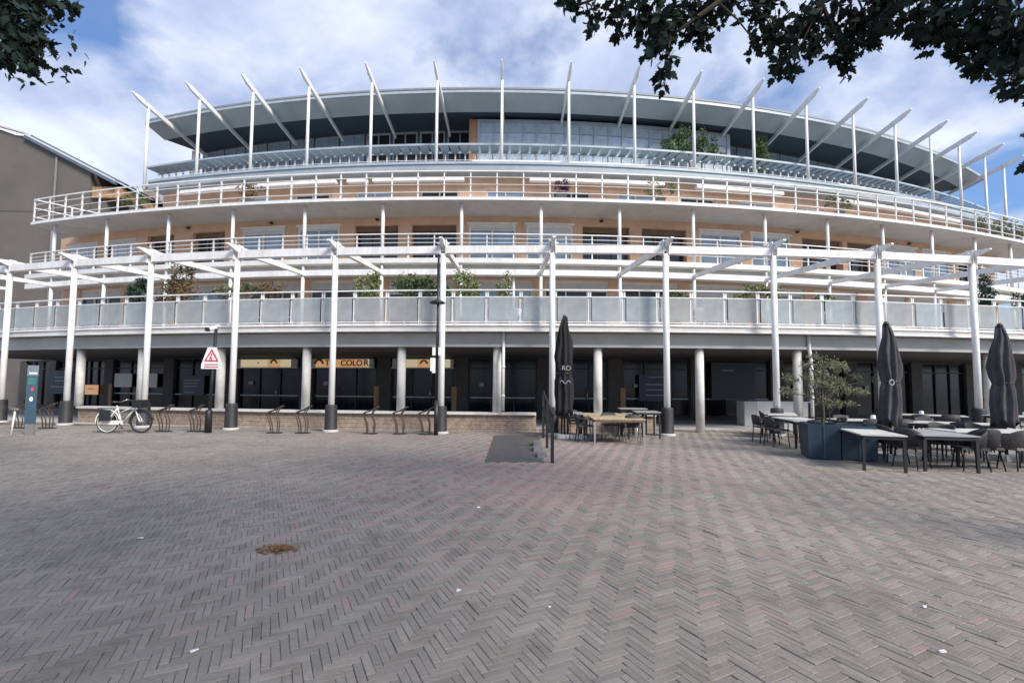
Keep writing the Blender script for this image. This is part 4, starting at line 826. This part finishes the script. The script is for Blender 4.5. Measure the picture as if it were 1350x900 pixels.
CH = [(tubg, 10.0, 9.55, 178, 'grey rattan tub chair seen from behind, left one before the long right table'), (tubg, 10.95, 9.5, 184, 'grey rattan tub chair seen from behind, right one before the long right table'),
      (tubg, 11.95, 9.5, 180, 'grey rattan tub chair nearest the right edge of the photo'),
      (tubd, 9.35, 9.6, 170, 'dark tub chair at the left end of the long right table'), (tubd, 9.8, 10.95, 0, 'dark tub chair behind the left half of the long right table'), (tubd, 10.6, 10.9, 8, 'dark tub chair behind the right half of the long right table'),
      (tubd, 9.25, 10.45, 262, 'dark tub chair on the right side of the grey topped table'), (tubd, 9.05, 9.55, 250, 'dark tub chair at the near right corner of the grey topped table'),
      (tubd, 8.05, 9.75, 110, 'dark tub chair wedged between the nearest white table and the grey table'), (tubd, 8.25, 10.5, 80, 'dark tub chair behind the nearest white table'),
      (slim, 7.2, 13.1, 95, 'dark slim chair at the near left side of the table left of the olive tree'), (slim, 7.3, 13.95, 92, 'dark slim chair at the far left side of the table left of the olive tree'),
      (slim, 7.7, 12.35, 172, 'dark slim chair at the front end of the table left of the olive tree'), (slim, 8.65, 13.0, 265, 'dark slim chair at the right side of the table left of the olive tree'),
      (slim, 8.15, 15.1, 72, 'dark slim chair at the near left side of the table by the white counter'), (slim, 8.65, 16.2, 66, 'dark slim chair at the far left side of the table by the white counter'),
      (slim, 9.5, 15.2, 250, 'dark slim chair at the right side of the table by the white counter'), (slim, 9.4, 12.75, 172, 'dark slim chair before the table behind the olive planter, left'),
      (slim, 10.2, 12.75, 176, 'dark slim chair before the table behind the olive planter, right'), (slim, 9.7, 14.0, -4, 'dark slim chair beyond the table behind the olive planter'),
      (slim, 10.9, 11.75, 150, 'dark slim chair before the middle row table between the grey parasols'), (slim, 11.9, 12.1, 200, 'dark slim chair at the right of the middle row table'), (slim, 11.3, 13.1, -20, 'dark slim chair beyond the middle row table'),
      (slim, 12.7, 15.0, 145, 'dark slim chair before the back row table by the pergola column, left'), (slim, 13.6, 15.0, 150, 'dark slim chair before the back row table by the pergola column, right'),
      (slim, 15.8, 14.6, 170, 'dark slim chair before the back row table behind the right parasol, left'), (slim, 16.8, 14.6, 176, 'dark slim chair before the back row table behind the right parasol, right'),
      (slimc, 3.42, 13.75, 176, 'dark chair with thin metal legs tucked under the front wooden table, right'), (slimc, 2.95, 14.35, 5, 'dark chair with thin metal legs pushed in between the two wooden tables'),
      (slim, 2.12, 13.95, 92, 'dark slim chair at the left end of the front wooden table'), (slim, 1.95, 14.65, 96, 'dark slim chair in front of the small grey table by the black parasol'),
      (slim, 3.85, 15.0, 262, 'dark slim chair at the right end of the rear wooden table'), (slim, 2.2, 15.95, 40, 'dark slim chair behind the small grey table by the low wall')]
seen_ = set()
for (pr, x, y, a, lab) in CH:
    o = pr if pr.name not in seen_ else copy_tree(pr); seen_.add(pr.name); place(o, (x, y, 0), R(a), lab)

# ------------------------------------------------------------------ counter, planters, trees and plants
ct = thing('serving_counter', (11.2, 20.2, 0), 'white serving counter with a grey side standing in the dark arcade', 'counter')
w_ = MB(); w_.box((-1.35, 0, .5), (.5, .7, 1.0)); part('grey_side', w_, 'slab_grey', ct, local=True)
w_ = MB(); w_.box((-.02, 0, .48), (2.1, .66, .96)); part('body', w_, 'white_trim', ct, local=True)
w_ = MB(); w_.box((.02, 0, .985), (2.24, .76, .045)); part('counter_top', w_, 'white_paint', ct, local=True)
def planter(loc, sx_, sy_, h, label, rz=0):
    t_ = thing('planter_box', loc, label, 'planter', 'navy planter boxes on the terrace', rz)
    w_ = MB()
    for a, b_, c_, d in ((0, -sy_ / 2 + .02, sx_, .04), (0, sy_ / 2 - .02, sx_, .04), (-sx_ / 2 + .02, 0, .04, sy_ - .08), (sx_ / 2 - .02, 0, .04, sy_ - .08)): w_.box((a, b_, h / 2 + .01), (c_, d, h - .02))
    part('box', w_, 'navy', t_, local=True)
    w_ = MB(); w_.box((0, 0, h - .1), (sx_ - .08, sy_ - .08, .06)); part('soil', w_, 'soil', t_, local=True)
    w_ = MB(); w_.box((0, -sy_ / 2 - .006, h * .5), (.03, .012, h - .05)); part('seam', w_, 'meter_blue', t_, local=True)
planter((7.08, 11.10, 0), .62, .8, .78, 'left navy planter box holding the olive tree', R(-20)); planter((7.71, 10.87, 0), .66, .7, .76, 'right navy planter box behind the nearest white table', R(-20))

def leaf_cloud(blobs, n, size, seed, flat=.5, shape='diamond', droop=0.0):
    """many small leaves in ellipsoids with uneven density; returns a mesh builder-free mesh"""
    r_ = np.random.default_rng(seed); vol = np.array([b[3] * b[4] * b[5] for b in blobs]) ** .75; cnt = (n * vol / vol.sum()).astype(int); V_ = []; F_ = []
    for (cx, cy, cz, rx, ry, rz_), c_ in zip(blobs, cnt):
        nc = max(3, c_ // 22); d = r_.normal(size=(nc, 3)); d /= np.linalg.norm(d, axis=1)[:, None]; rad = r_.uniform(.35, 1.0, nc)[:, None] ** .6
        cl = d * rad
        idx = r_.integers(0, nc, c_); P_ = cl[idx] + r_.normal(0, .16, (c_, 3)); P_ = P_ * np.array([rx, ry, rz_]) + np.array([cx, cy, cz])
        V_.append(P_)
    P_ = np.vstack(V_); m_ = len(P_)
    a = r_.normal(size=(m_, 3)); a[:, 2] -= droop; a /= np.linalg.norm(a, axis=1)[:, None]
    b_ = np.cross(a, r_.normal(size=(m_, 3))); b_ /= np.linalg.norm(b_, axis=1)[:, None]; c3 = np.cross(a, b_)
    s = (size * r_.uniform(.65, 1.3, m_))[:, None]
    if shape == 'diamond':
        Q = np.stack([P_, P_ + a * s * .5 + b_ * s * flat * .5 + c3 * s * .08, P_ + a * s, P_ + a * s * .5 - b_ * s * flat * .5 + c3 * s * .08], 1).reshape(-1, 3)
        F_ = np.arange(m_ * 4).reshape(-1, 4)
    return Q, F_
def cloud_mesh(name, Q, F_, m):
    me = bpy.data.meshes.new(name); me.from_pydata(Q.tolist(), [], F_.tolist()); me.materials.append(MAT[m]); me.update(); return me
ol = thing('olive_tree', (7.14, 11.08, .7), 'small olive tree with grey green foliage growing in a navy planter', 'tree')
w_ = MB()
w_.tube(curve_pts([(0, 0, 0), (.04, .02, .3), (.0, 0, .6)]), .035, 8)
br = [(-.45, 0, 1.15), (-.2, .1, 1.45), (.1, 0, 1.5), (.4, -.05, 1.25), (1.0, 0, 1.05), (-.7, .05, .75), (.5, .1, .8)]
for b_ in br: w_.tube(curve_pts([(0, 0, .5), (b_[0] * .45, b_[1] * .5, .55 + (b_[2] - .5) * .6), b_]), .018, 6, .006)
part('trunk', w_, 'bark', ol, True, True)
Q, F_ = leaf_cloud([(-.05, 0, 1.48, .34, .3, .17), (.3, 0, 1.38, .3, .3, .15), (-.55, 0, 1.12, .3, .25, .15), (.15, 0, 1.05, .46, .3, .15), (.75, 0, .85, .36, .24, .15), (-.7, 0, .78, .26, .2, .10), (1.05, .1, 1.1, .24, .2, .12), (-.15, 0, .68, .3, .25, .09), (.6, 0, .5, .3, .25, .1)], 1900, .08, 3, .3)
tag(link('crown', cloud_mesh('crown', Q, F_, 'leaf_olive'), ol, local=True), kind='stuff')
ol2 = thing('young_tree', (8.15, 12.4, 0), 'slender leafy plant behind the closed parasol right of the olive tree', 'plant')
w_ = MB(); w_.tube(curve_pts([(0, 0, 0), (.03, 0, .9), (-.1, 0, 1.9)]), .02, 6, .008); w_.tube(curve_pts([(.02, 0, .9), (.3, 0, 1.3), (.5, 0, 1.75)]), .012, 6, .006); part('stem', w_, 'bark', ol2, True, True)
Q, F_ = leaf_cloud([(-.05, 0, 1.95, .28, .25, .25), (.25, 0, 1.6, .35, .25, .2), (-.2, 0, 1.5, .25, .2, .2), (.35, 0, 2.05, .22, .2, .12), (0, 0, 1.2, .3, .25, .15)], 1100, .08, 5, .35)
tag(link('crown', cloud_mesh('crown', Q, F_, 'leaf_olive'), ol2, local=True), kind='stuff')

def shrub(x, y, z, blobs, n, size, m, label, pot=None, seed=1, name='potted_shrub', stem=None, flat=.5, group='plants on the balconies'):
    t_ = thing(name, (x, y, z), label, 'plant', group)
    top_ = 0.0
    if pot:
        w_ = MB(); w_.lathe((0, 0, 0), [(pot[0] * .75, 0), (pot[0], pot[1]), (pot[0] * 1.08, pot[1] + .002), (pot[0] * 1.08, pot[1] + .05), (pot[0] * .9, pot[1] + .05)], 14); part('pot', w_, pot[2], t_, True, True); top_ = pot[1]
    w_ = MB(); cz = max(b[2] for b in blobs); w_.tube([(0, 0, top_ * .8), (.02, 0, (top_ + cz) / 2), (0, 0, cz)], stem or .02, 6, .006)
    for b in blobs[:4]: w_.tube([(0, 0, top_ + .02), (b[0] * .6, b[1] * .6, b[2] * .8), (b[0], b[1], b[2])], .01, 5, .004)
    part('stem', w_, 'bark', t_, True, True)
    Q, F_ = leaf_cloud(blobs, n, size, seed, flat); tag(link('foliage', cloud_mesh('foliage', Q, F_, m), t_, local=True), kind='stuff')
GP = (.22, .4, 'pot_grey'); TP = (.2, .35, 'pot_terracotta'); ty = 3.61
def tp(x, r=83.7): p = ap(A, r, x); return p.x, p.y
SH = [(-15.1, [(0, 0, 1.5, .35, .3, .4), (.15, 0, 1.9, .2, .2, .2)], 500, .13, 'leaf_conifer', GP, 'dark green potted shrub on the terrace near its left end'),
      (-13.45, [(0, 0, 1.6, .5, .35, .5), (.1, 0, 2.2, .35, .3, .35), (-.3, 0, 1.3, .3, .3, .3)], 900, .12, 'leaf_rust', TP, 'tall rust brown bush on the terrace behind the third visible pergola column'),
      (-10.6, [(-.6, 0, 1.5, .4, .25, .22), (0, 0, 1.55, .4, .25, .22), (.6, 0, 1.5, .4, .25, .22)], 800, .12, 'leaf_olive', (.3, 1.0, 'pot_grey'), 'long low hedge plant in a trough on the terrace left of the lettered sign'),
      (-9.3, [(0, 0, 1.45, .4, .3, .2)], 300, .12, 'leaf_rust', (.25, .9, 'pot_terracotta'), 'brownish potted plant on the terrace above the cream sign'),
      (-5.45, [(0, 0, 1.55, .4, .3, .4), (.2, 0, 1.9, .2, .2, .2)], 450, .13, 'leaf_light', GP, 'light green potted plant on the terrace where a rafter meets its post'),
      (-3.6, [(-.3, 0, 1.6, .4, .3, .35), (.3, 0, 1.65, .4, .3, .3), (.7, 0, 1.5, .25, .2, .2)], 900, .13, 'leaf_green', (.3, .9, 'pot_terracotta'), 'broad green bush in a terracotta pot left of the lamp post'),
      (-1.75, [(0, 0, 1.5, .35, .3, .5), (.25, 0, 1.2, .3, .25, .3)], 600, .12, 'leaf_light', GP, 'light green climbing plant on the terrace right of the lamp post'),
      (-.35, [(0, 0, 1.5, .22, .2, .45), (.05, 0, 1.0, .25, .2, .3)], 450, .11, 'leaf_light', TP, 'narrow climber at the foot of the terrace downpipe'),
      (.75, [(0, 0, 1.05, .5, .25, .18)], 300, .11, 'leaf_light', (.3, .6, 'pot_grey'), 'low pale plant on the terrace just right of the downpipe'),
      (5.9, [(0, 0, 1.1, .4, .25, .22)], 300, .11, 'leaf_green', GP, 'low green plant on the terrace right of the middle pergola columns'),
      (9.2, [(-.3, 0, 1.35, .4, .25, .25), (.3, 0, 1.4, .4, .3, .28)], 700, .12, 'leaf_light', (.28, .7, 'pot_terracotta'), 'light green bush on the terrace beside the seventh pergola column'),
      (12.0, [(0, 0, 1.2, .3, .25, .22)], 250, .12, 'leaf_green', GP, 'small green plant on the terrace above the olive tree')]
for i, (x, bl, n_, sz, mm_, pot, lab) in enumerate(SH):
    px_, py_ = tp(x, 83.55 - .3 * (i % 3)); shrub(px_, py_, ty, [(b[0] * 1.25, b[1], b[2] * 1.06, b[3] * 1.25, b[4] * 1.2, b[5] * 1.2) for b in bl], int(n_ * 1.8), sz, mm_, lab, pot, 20 + i)
px_, py_ = tp(18.3, 83.7); shrub(px_, py_, ty, [(0, 0, 1.1, .26, .26, .4), (0, 0, 1.6, .27, .27, .45), (0, 0, 2.1, .2, .2, .3)], 1700, .09, 'leaf_conifer', 'dark conical conifer in a pot at the right end of the terrace', (.25, .5, 'pot_grey'), 60, 'potted_conifer')
px_, py_ = tp(20.2, 83.6); shrub(px_, py_, ty, [(0, 0, 1.4, .3, .3, .4)], 500, .1, 'leaf_conifer', 'dark shrub beside the conical conifer, cut by the right edge', GP, 61)
p = ap(U, 68.9, 10.1); shrub(p.x, p.y, 12.4, [(-.9, 0, 2.9, .7, .7, .8), (0, 0, 3.4, .8, .7, .9), (.9, 0, 2.9, .7, .7, .7), (1.5, 0, 2.6, .5, .5, .5)], 2600, .17, 'leaf_green', 'wide green bush on the roof terrace right of the centre', (.6, .8, 'pot_grey'), 62, 'roof_shrub', .05)
p = ap(U, 68.7, 14.9); shrub(p.x, p.y, 12.4, [(0, 0, 2.7, .5, .5, .7), (.1, 0, 3.6, .4, .4, .7)], 1500, .15, 'leaf_green', 'tall narrow green shrub on the roof terrace', (.45, .7, 'pot_grey'), 63, 'roof_shrub', .05)
for i, (x, lab) in enumerate(((26.5, 'pale green plants behind the third floor railing at the right'), (28.6, 'loose green plant behind the third floor railing at the far right'))):
    p = ap(U, 74.3, x); shrub(p.x, p.y, 9.54, [(-.5, 0, 1.1, .5, .4, .5), (.5, 0, 1.0, .5, .4, .45)], 700, .14, 'leaf_olive', lab, GP, 65 + i)
p = ap(U, 74.6, 2.1); shrub(p.x, p.y, 9.54, [(0, 0, .75, .35, .25, .28), (.2, 0, .6, .25, .2, .2)], 500, .1, 'leaf_purple', 'dark purple flowering plant behind the third floor railing near the centre', (.25, .4, 'pot_grey'), 71)
for i, (x, mm_, lab) in enumerate(((-18.2, 'leaf_green', 'small green plant behind the third floor railing at the left end'), (-12.0, 'leaf_rust', 'brownish plant behind the third floor railing, left half'), (6.6, 'leaf_light', 'pale green plant behind the third floor railing right of the purple one'), (15.6, 'leaf_olive', 'grey green plant behind the third floor railing below the tall roof shrub'))):
    p = ap(U, 74.4, x); shrub(p.x, p.y, 9.54, [(-.3, 0, .9, .4, .3, .35), (.3, 0, .8, .4, .3, .3)], 500, .11, mm_, lab, GP, 75 + i)
# terrace chairs behind the glass
white_ch = chair_slim('white_paint', 'white_paint'); white_ch['group'] = 'white chairs on the first floor terrace'; white_ch.name = 'terrace_chair'
for i, (x, lab) in enumerate(((.35, 'white chair behind the glass right of the downpipe'), (5.6, 'white chair behind the glass by the middle column'), (6.6, 'white chair behind the glass right of the middle column'), (11.2, 'white chair behind the glass above the parasols'))):
    o = white_ch if i == 0 else copy_tree(white_ch); px_, py_ = tp(x, 83.6); place(o, (px_, py_, 3.61), R(40 + 70 * i), lab)

# ------------------------------------------------------------------ litter
def leafshape():
    out = []
    prof = [(0, 0), (.10, .06), (.32, .10), (.30, .22), (.48, .36), (.30, .42), (.36, .62), (.18, .64), (.14, .86), (0, 1.0)]
    V_ = [(x, y, -.10 * abs(x)) for x, y in prof] + [(-x, y, -.10 * abs(x)) for x, y in prof[1:-1]][::-1]
    return V_
LV = leafshape()
lp_ = thing('leaf_litter', (-2.25, 4.72, 0), 'little heap of dry brown leaves and dirt on the paving', 'leaf pile'); w_ = MB()
for i in range(150):
    a, rr, s = random.uniform(0, 6.28), random.random() ** .7, random.uniform(.02, .05); c, sn = math.cos(a * 3.1), math.sin(a * 3.1); x0_, y0_ = rr * .2 * math.cos(a), rr * .12 * math.sin(a)
    w_.add([(x0_ + s * (x * c - y * sn), y0_ + s * (x * sn + y * c), .004 + (1 - rr) * .025 * random.random() + s * random.uniform(-.1, .5) * y + .004) for x, y, z in LV], [tuple(range(len(LV)))])
tag(part('leaf_heap', w_, 'dry_leaf', lp_, local=True), kind='stuff')
def scrap(x, y, s, label, seed):
    r_ = random.Random(seed); t_ = MB(); V_ = []
    for k_ in range(8): a = 2 * PI * k_ / 8; q = s * .8 * r_.uniform(.4, 1.2); V_.append((q * math.cos(a), q * .5 * math.sin(a), .004 + r_.uniform(0, .012)))
    top_ = [(x_ * .75, y_ * .75, z_ + .008) for x_, y_, z_ in V_]; t_.add(V_ + top_, [tuple(range(8, 16))] + [(i, (i + 1) % 8, (i + 1) % 8 + 8, i + 8) for i in range(8)])
    o = link('litter_scrap', t_.mesh('litter_scrap', 'litter'), None, (x, y, .0), r_.uniform(-.4, .4)); tag(o, label, 'litter', 'scraps of white litter on the paving')
from mathutils import geometry as _g
for i, (x, y, s, lab) in enumerate([(-3.8, 5.02, .035, 'white scrap of litter farthest left, left of the leaf pile'), (-.40, 3.82, .035, 'white scrap of litter in the lower centre of the paving'), (-1.88, 2.95, .03, 'white scrap of litter lying nearest the camera at lower left'),
        (-.42, 6.35, .04, 'tiny white scrap of litter just in front of the dark path'), (3.03, 3.6, .025, 'white scrap of litter at lower right, the farther of the two'), (2.62, 3.0, .025, 'white scrap of litter at lower right, the nearer of the two'), (.28, 3.55, .02, 'smallest white scrap of litter in the lower centre')]):
    scrap(x, y, s, lab, i)

# ------------------------------------------------------------------ trees reaching into the top of the picture
def big_tree(loc, label, trunk, limbs, clusters, seed, nmass, npart):
    r_ = np.random.default_rng(seed); t_ = thing('broadleaf_tree', loc, label, 'tree', 'trees on the square'); L0 = Vector(loc)
    w_ = MB(); w_.tube([Vector(p) - L0 for p in trunk], .24, 14, .16); part('trunk', w_, 'bark', t_, True, True)
    for lm in limbs:
        w_ = MB(); w_.tube([Vector(p) - L0 for p in curve_pts(lm, 5)], .07, 8, .012); part('limb', w_, 'bark', t_, True, True)
    C_ = np.array([c[:3] for c in clusters]); Rr = np.array([c[3] for c in clusters]); tw = MB()
    for c, r0 in zip(C_, Rr):
        best = min((Vector(q) for lm in limbs for q in curve_pts(lm, 5)), key=lambda q: (q - Vector(c)).length); tw.tube([best - L0, (best + Vector(c)) / 2 + Vector((0, 0, .05)) - L0, Vector(c) - L0], .014, 5, .005)
        for k_ in range(6):
            d = Vector(r_.normal(size=3)); d.normalize(); tw.tube([Vector(c) - L0, Vector(c) + d * r0 * .9 - L0], .006, 4, .003)
    tag(part('twigs', tw, 'bark', t_, True, True), kind='stuff')
    lv = np.array(LV); V_ = []; F_ = []; wgt = Rr ** 2.0 * np.where(Rr < .5, 3.4, 1.0); idx = r_.choice(len(C_), nmass, p=wgt / wgt.sum())
    def frame(c, r0):
        d = r_.normal(size=3); d /= np.linalg.norm(d); p = c + d * r0 * r_.uniform(.15, 1.05) ** .7
        a = np.array([r_.normal() * .8, r_.normal() * .8, -.6 + r_.normal() * .7]); a /= np.linalg.norm(a); b_ = np.cross(a, r_.normal(size=3)); b_ /= np.linalg.norm(b_); n_ = np.cross(a, b_); s = r_.uniform(.075, .125)
        return p, a, b_, n_, s
    for i in idx:
        p, a, b_, n_, s = frame(C_[i], Rr[i]); o = len(V_)
        V_ += (p - np.array(loc) + s * (lv[:, :1] * b_ * .95 + lv[:, 1:2] * a + lv[:, 2:] * n_)).tolist(); F_.append(tuple(range(o, o + len(lv))))
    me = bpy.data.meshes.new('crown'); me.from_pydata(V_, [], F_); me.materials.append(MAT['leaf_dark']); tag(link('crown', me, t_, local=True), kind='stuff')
    lm_ = MB(); lm_.add(LV, [tuple(range(len(LV)))]); lme = lm_.mesh('leaf', 'leaf_dark'); ed = np.argsort(C_[:, 2] - Rr)[:max(4, len(C_) * 2 // 3)]; wg = Rr[ed] ** 1.5
    for i in r_.choice(ed, npart, p=wg / wg.sum()):
        d = r_.normal(size=3); d[2] = -abs(d[2]) * .8; d /= np.linalg.norm(d); p = C_[i] + d * Rr[i] * r_.uniform(.85, 1.15); _, a, b_, n_, s = frame(C_[i], Rr[i])
        o = link('leaf', lme, t_, tuple(p - np.array(loc)), local=True); mm = Matrix((b_ * s, a * s, n_ * s)).transposed(); o.matrix_basis = Matrix.Translation(Vector(p - np.array(loc))) @ mm.to_4x4()
def unp(px_, py_, y):
    d = fw + rt2 * ((px_ - 675) / 632) + up2 * ((470 - py_) / 632); t_ = y / d.y; return (d.x * t_, y, 1.6 + d.z * t_)
def cl(px_, py_, rpx, y): q = unp(px_, py_, y); return (*q, rpx / 632 * y)
tr_px = [(755, 0, 22, 5.2), (785, 22, 16, 5.2), (778, 38, 9, 5.2), (812, 10, 22, 5.3), (815, 42, 9, 5.3), (845, 12, 30, 5.0), (870, 40, 32, 5.0), (862, 62, 20, 4.9), (880, 80, 16, 4.9), (874, 100, 13, 4.9), (876, 114, 5, 4.9), (905, 22, 34, 5.1), (935, 10, 28, 5.2), (925, 50, 16, 5.1), (960, 5, 14, 5.3),
         (1000, 12, 26, 5.0), (1020, 40, 28, 4.9), (1000, 62, 14, 4.9), (1038, 66, 22, 4.9), (1030, 86, 16, 4.9), (1042, 96, 8, 4.9), (1062, 30, 30, 5.0), (1075, 60, 18, 5.0), (1098, 22, 30, 5.1), (1120, 45, 26, 5.1), (1112, 72, 18, 5.1), (1118, 92, 10, 5.1), (1150, 25, 32, 5.2), (1150, 55, 16, 5.1), (1170, 8, 26, 5.2),
         (1190, 22, 26, 4.6), (1225, 18, 30, 4.6), (1220, 50, 14, 4.6), (1250, 35, 32, 4.5), (1275, 20, 34, 4.5), (1262, 68, 13, 4.5), (1290, 60, 28, 4.4), (1282, 88, 11, 4.4), (1292, 102, 7, 4.4), (1315, 30, 36, 4.3), (1322, 70, 34, 4.2), (1340, 100, 30, 4.1), (1350, 50, 40, 4.1), (1352, 118, 14, 4.1), (1350, 178, 5, 4.1), (1352, 214, 6, 4.1)]
trc = [cl(*a) for a in tr_px] + [(r0 * 1.0 + .6 + .9 * i, 4.8 + .3 * (i % 3), 6.5 + .25 * (i % 2), .55) for i, r0 in enumerate([0.4] * 6)] + [(4.6 + .8 * (i % 3), 3.4 + .9 * (i // 3), 6.6, .7) for i in range(9)] + [(7.0 - 1.15 * (i % 7), 1.5 - 1.2 * (i // 7) - .25 * (i % 7), 7.9 + .5 * ((i * 7) % 3), .95) for i in range(49)]  # last cluster grid is unseen, added behind the camera to shade the lower-left paving
big_tree((7.6, 3.4, 0), 'dark broadleaf tree whose leafy branches hang into the top right corner', [(7.6, 3.4, 0), (7.55, 3.4, 2.5), (7.4, 3.5, 5.0), (7.3, 3.6, 7.2)],
         [[(7.4, 3.5, 5.2), (6.2, 3.8, 6.2), (5.0, 4.2, 6.5), (3.4, 4.7, 6.4), (1.6, 5.0, 6.1), (.7, 5.2, 5.9)], [(7.4, 3.5, 4.9), (6.4, 3.9, 5.6), (5.5, 4.1, 5.6), (4.7, 4.3, 5.5)], [(5.0, 4.2, 6.5), (4.1, 4.6, 6.1), (3.3, 4.9, 5.7)], [(3.4, 4.7, 6.4), (2.6, 4.9, 6.0), (1.7, 5.0, 5.4)],
          [(7.3, 3.6, 6.6), (6.0, 2.6, 7.6), (4.0, .4, 8.2), (1.5, -2.0, 8.4)], [(7.3, 3.6, 6.9), (6.4, 1.2, 7.9), (4.6, -2.6, 8.3), (3.4, -5.6, 8.2)], [(6.4, 3.9, 5.6), (5.9, 4.0, 5.2), (5.45, 4.05, 4.7), (5.45, 4.1, 4.2), (5.5, 4.1, 3.3)]], trc, 5, 30000, 190)
tl_px = [(5, 5, 24, 5.0), (28, 12, 22, 5.0), (20, 38, 22, 5.0), (5, 30, 18, 5.0), (40, 52, 20, 5.0), (12, 62, 20, 5.0), (38, 75, 15, 5.0), (45, 92, 9, 5.0), (62, 60, 9, 5.0), (4, 78, 10, 5.0), (70, 5, 14, 5.1), (92, 8, 9, 5.1), (50, 0, 16, 5.1), (60, 25, 10, 5.0)]
tlc = [cl(*a) for a in tl_px] + [(-6.2 - .6 * (i % 3), 4.4 + .7 * (i // 3), 6.0 + .3 * (i % 2), .6) for i in range(9)] + [(-9.5 + 1.3 * (i % 5), 1.0 + 1.3 * (i // 5), 7.6 + .5 * ((i * 7) % 3), .9) for i in range(15)]  # last grid: unseen upper crown, added to darken the ground at left
big_tree((-8.4, 4.2, 0), 'dark broadleaf tree showing a few leafy sprays in the top left corner', [(-8.4, 4.2, 0), (-8.35, 4.2, 2.5), (-8.2, 4.3, 5.0), (-8.1, 4.4, 7.0)],
         [[(-8.2, 4.3, 5.1), (-7.2, 4.6, 6.0), (-6.2, 4.9, 6.2), (-5.2, 5.0, 6.0)], [(-7.2, 4.6, 6.0), (-6.3, 4.9, 5.6), (-5.5, 5.0, 5.4)], [(-8.1, 4.4, 6.4), (-7.6, 3.4, 7.4), (-6.8, 2.4, 7.8)], [(-8.1, 4.4, 6.6), (-6.4, 3.2, 7.8), (-4.2, 1.6, 8.2)]], tlc, 9, 9000, 100)
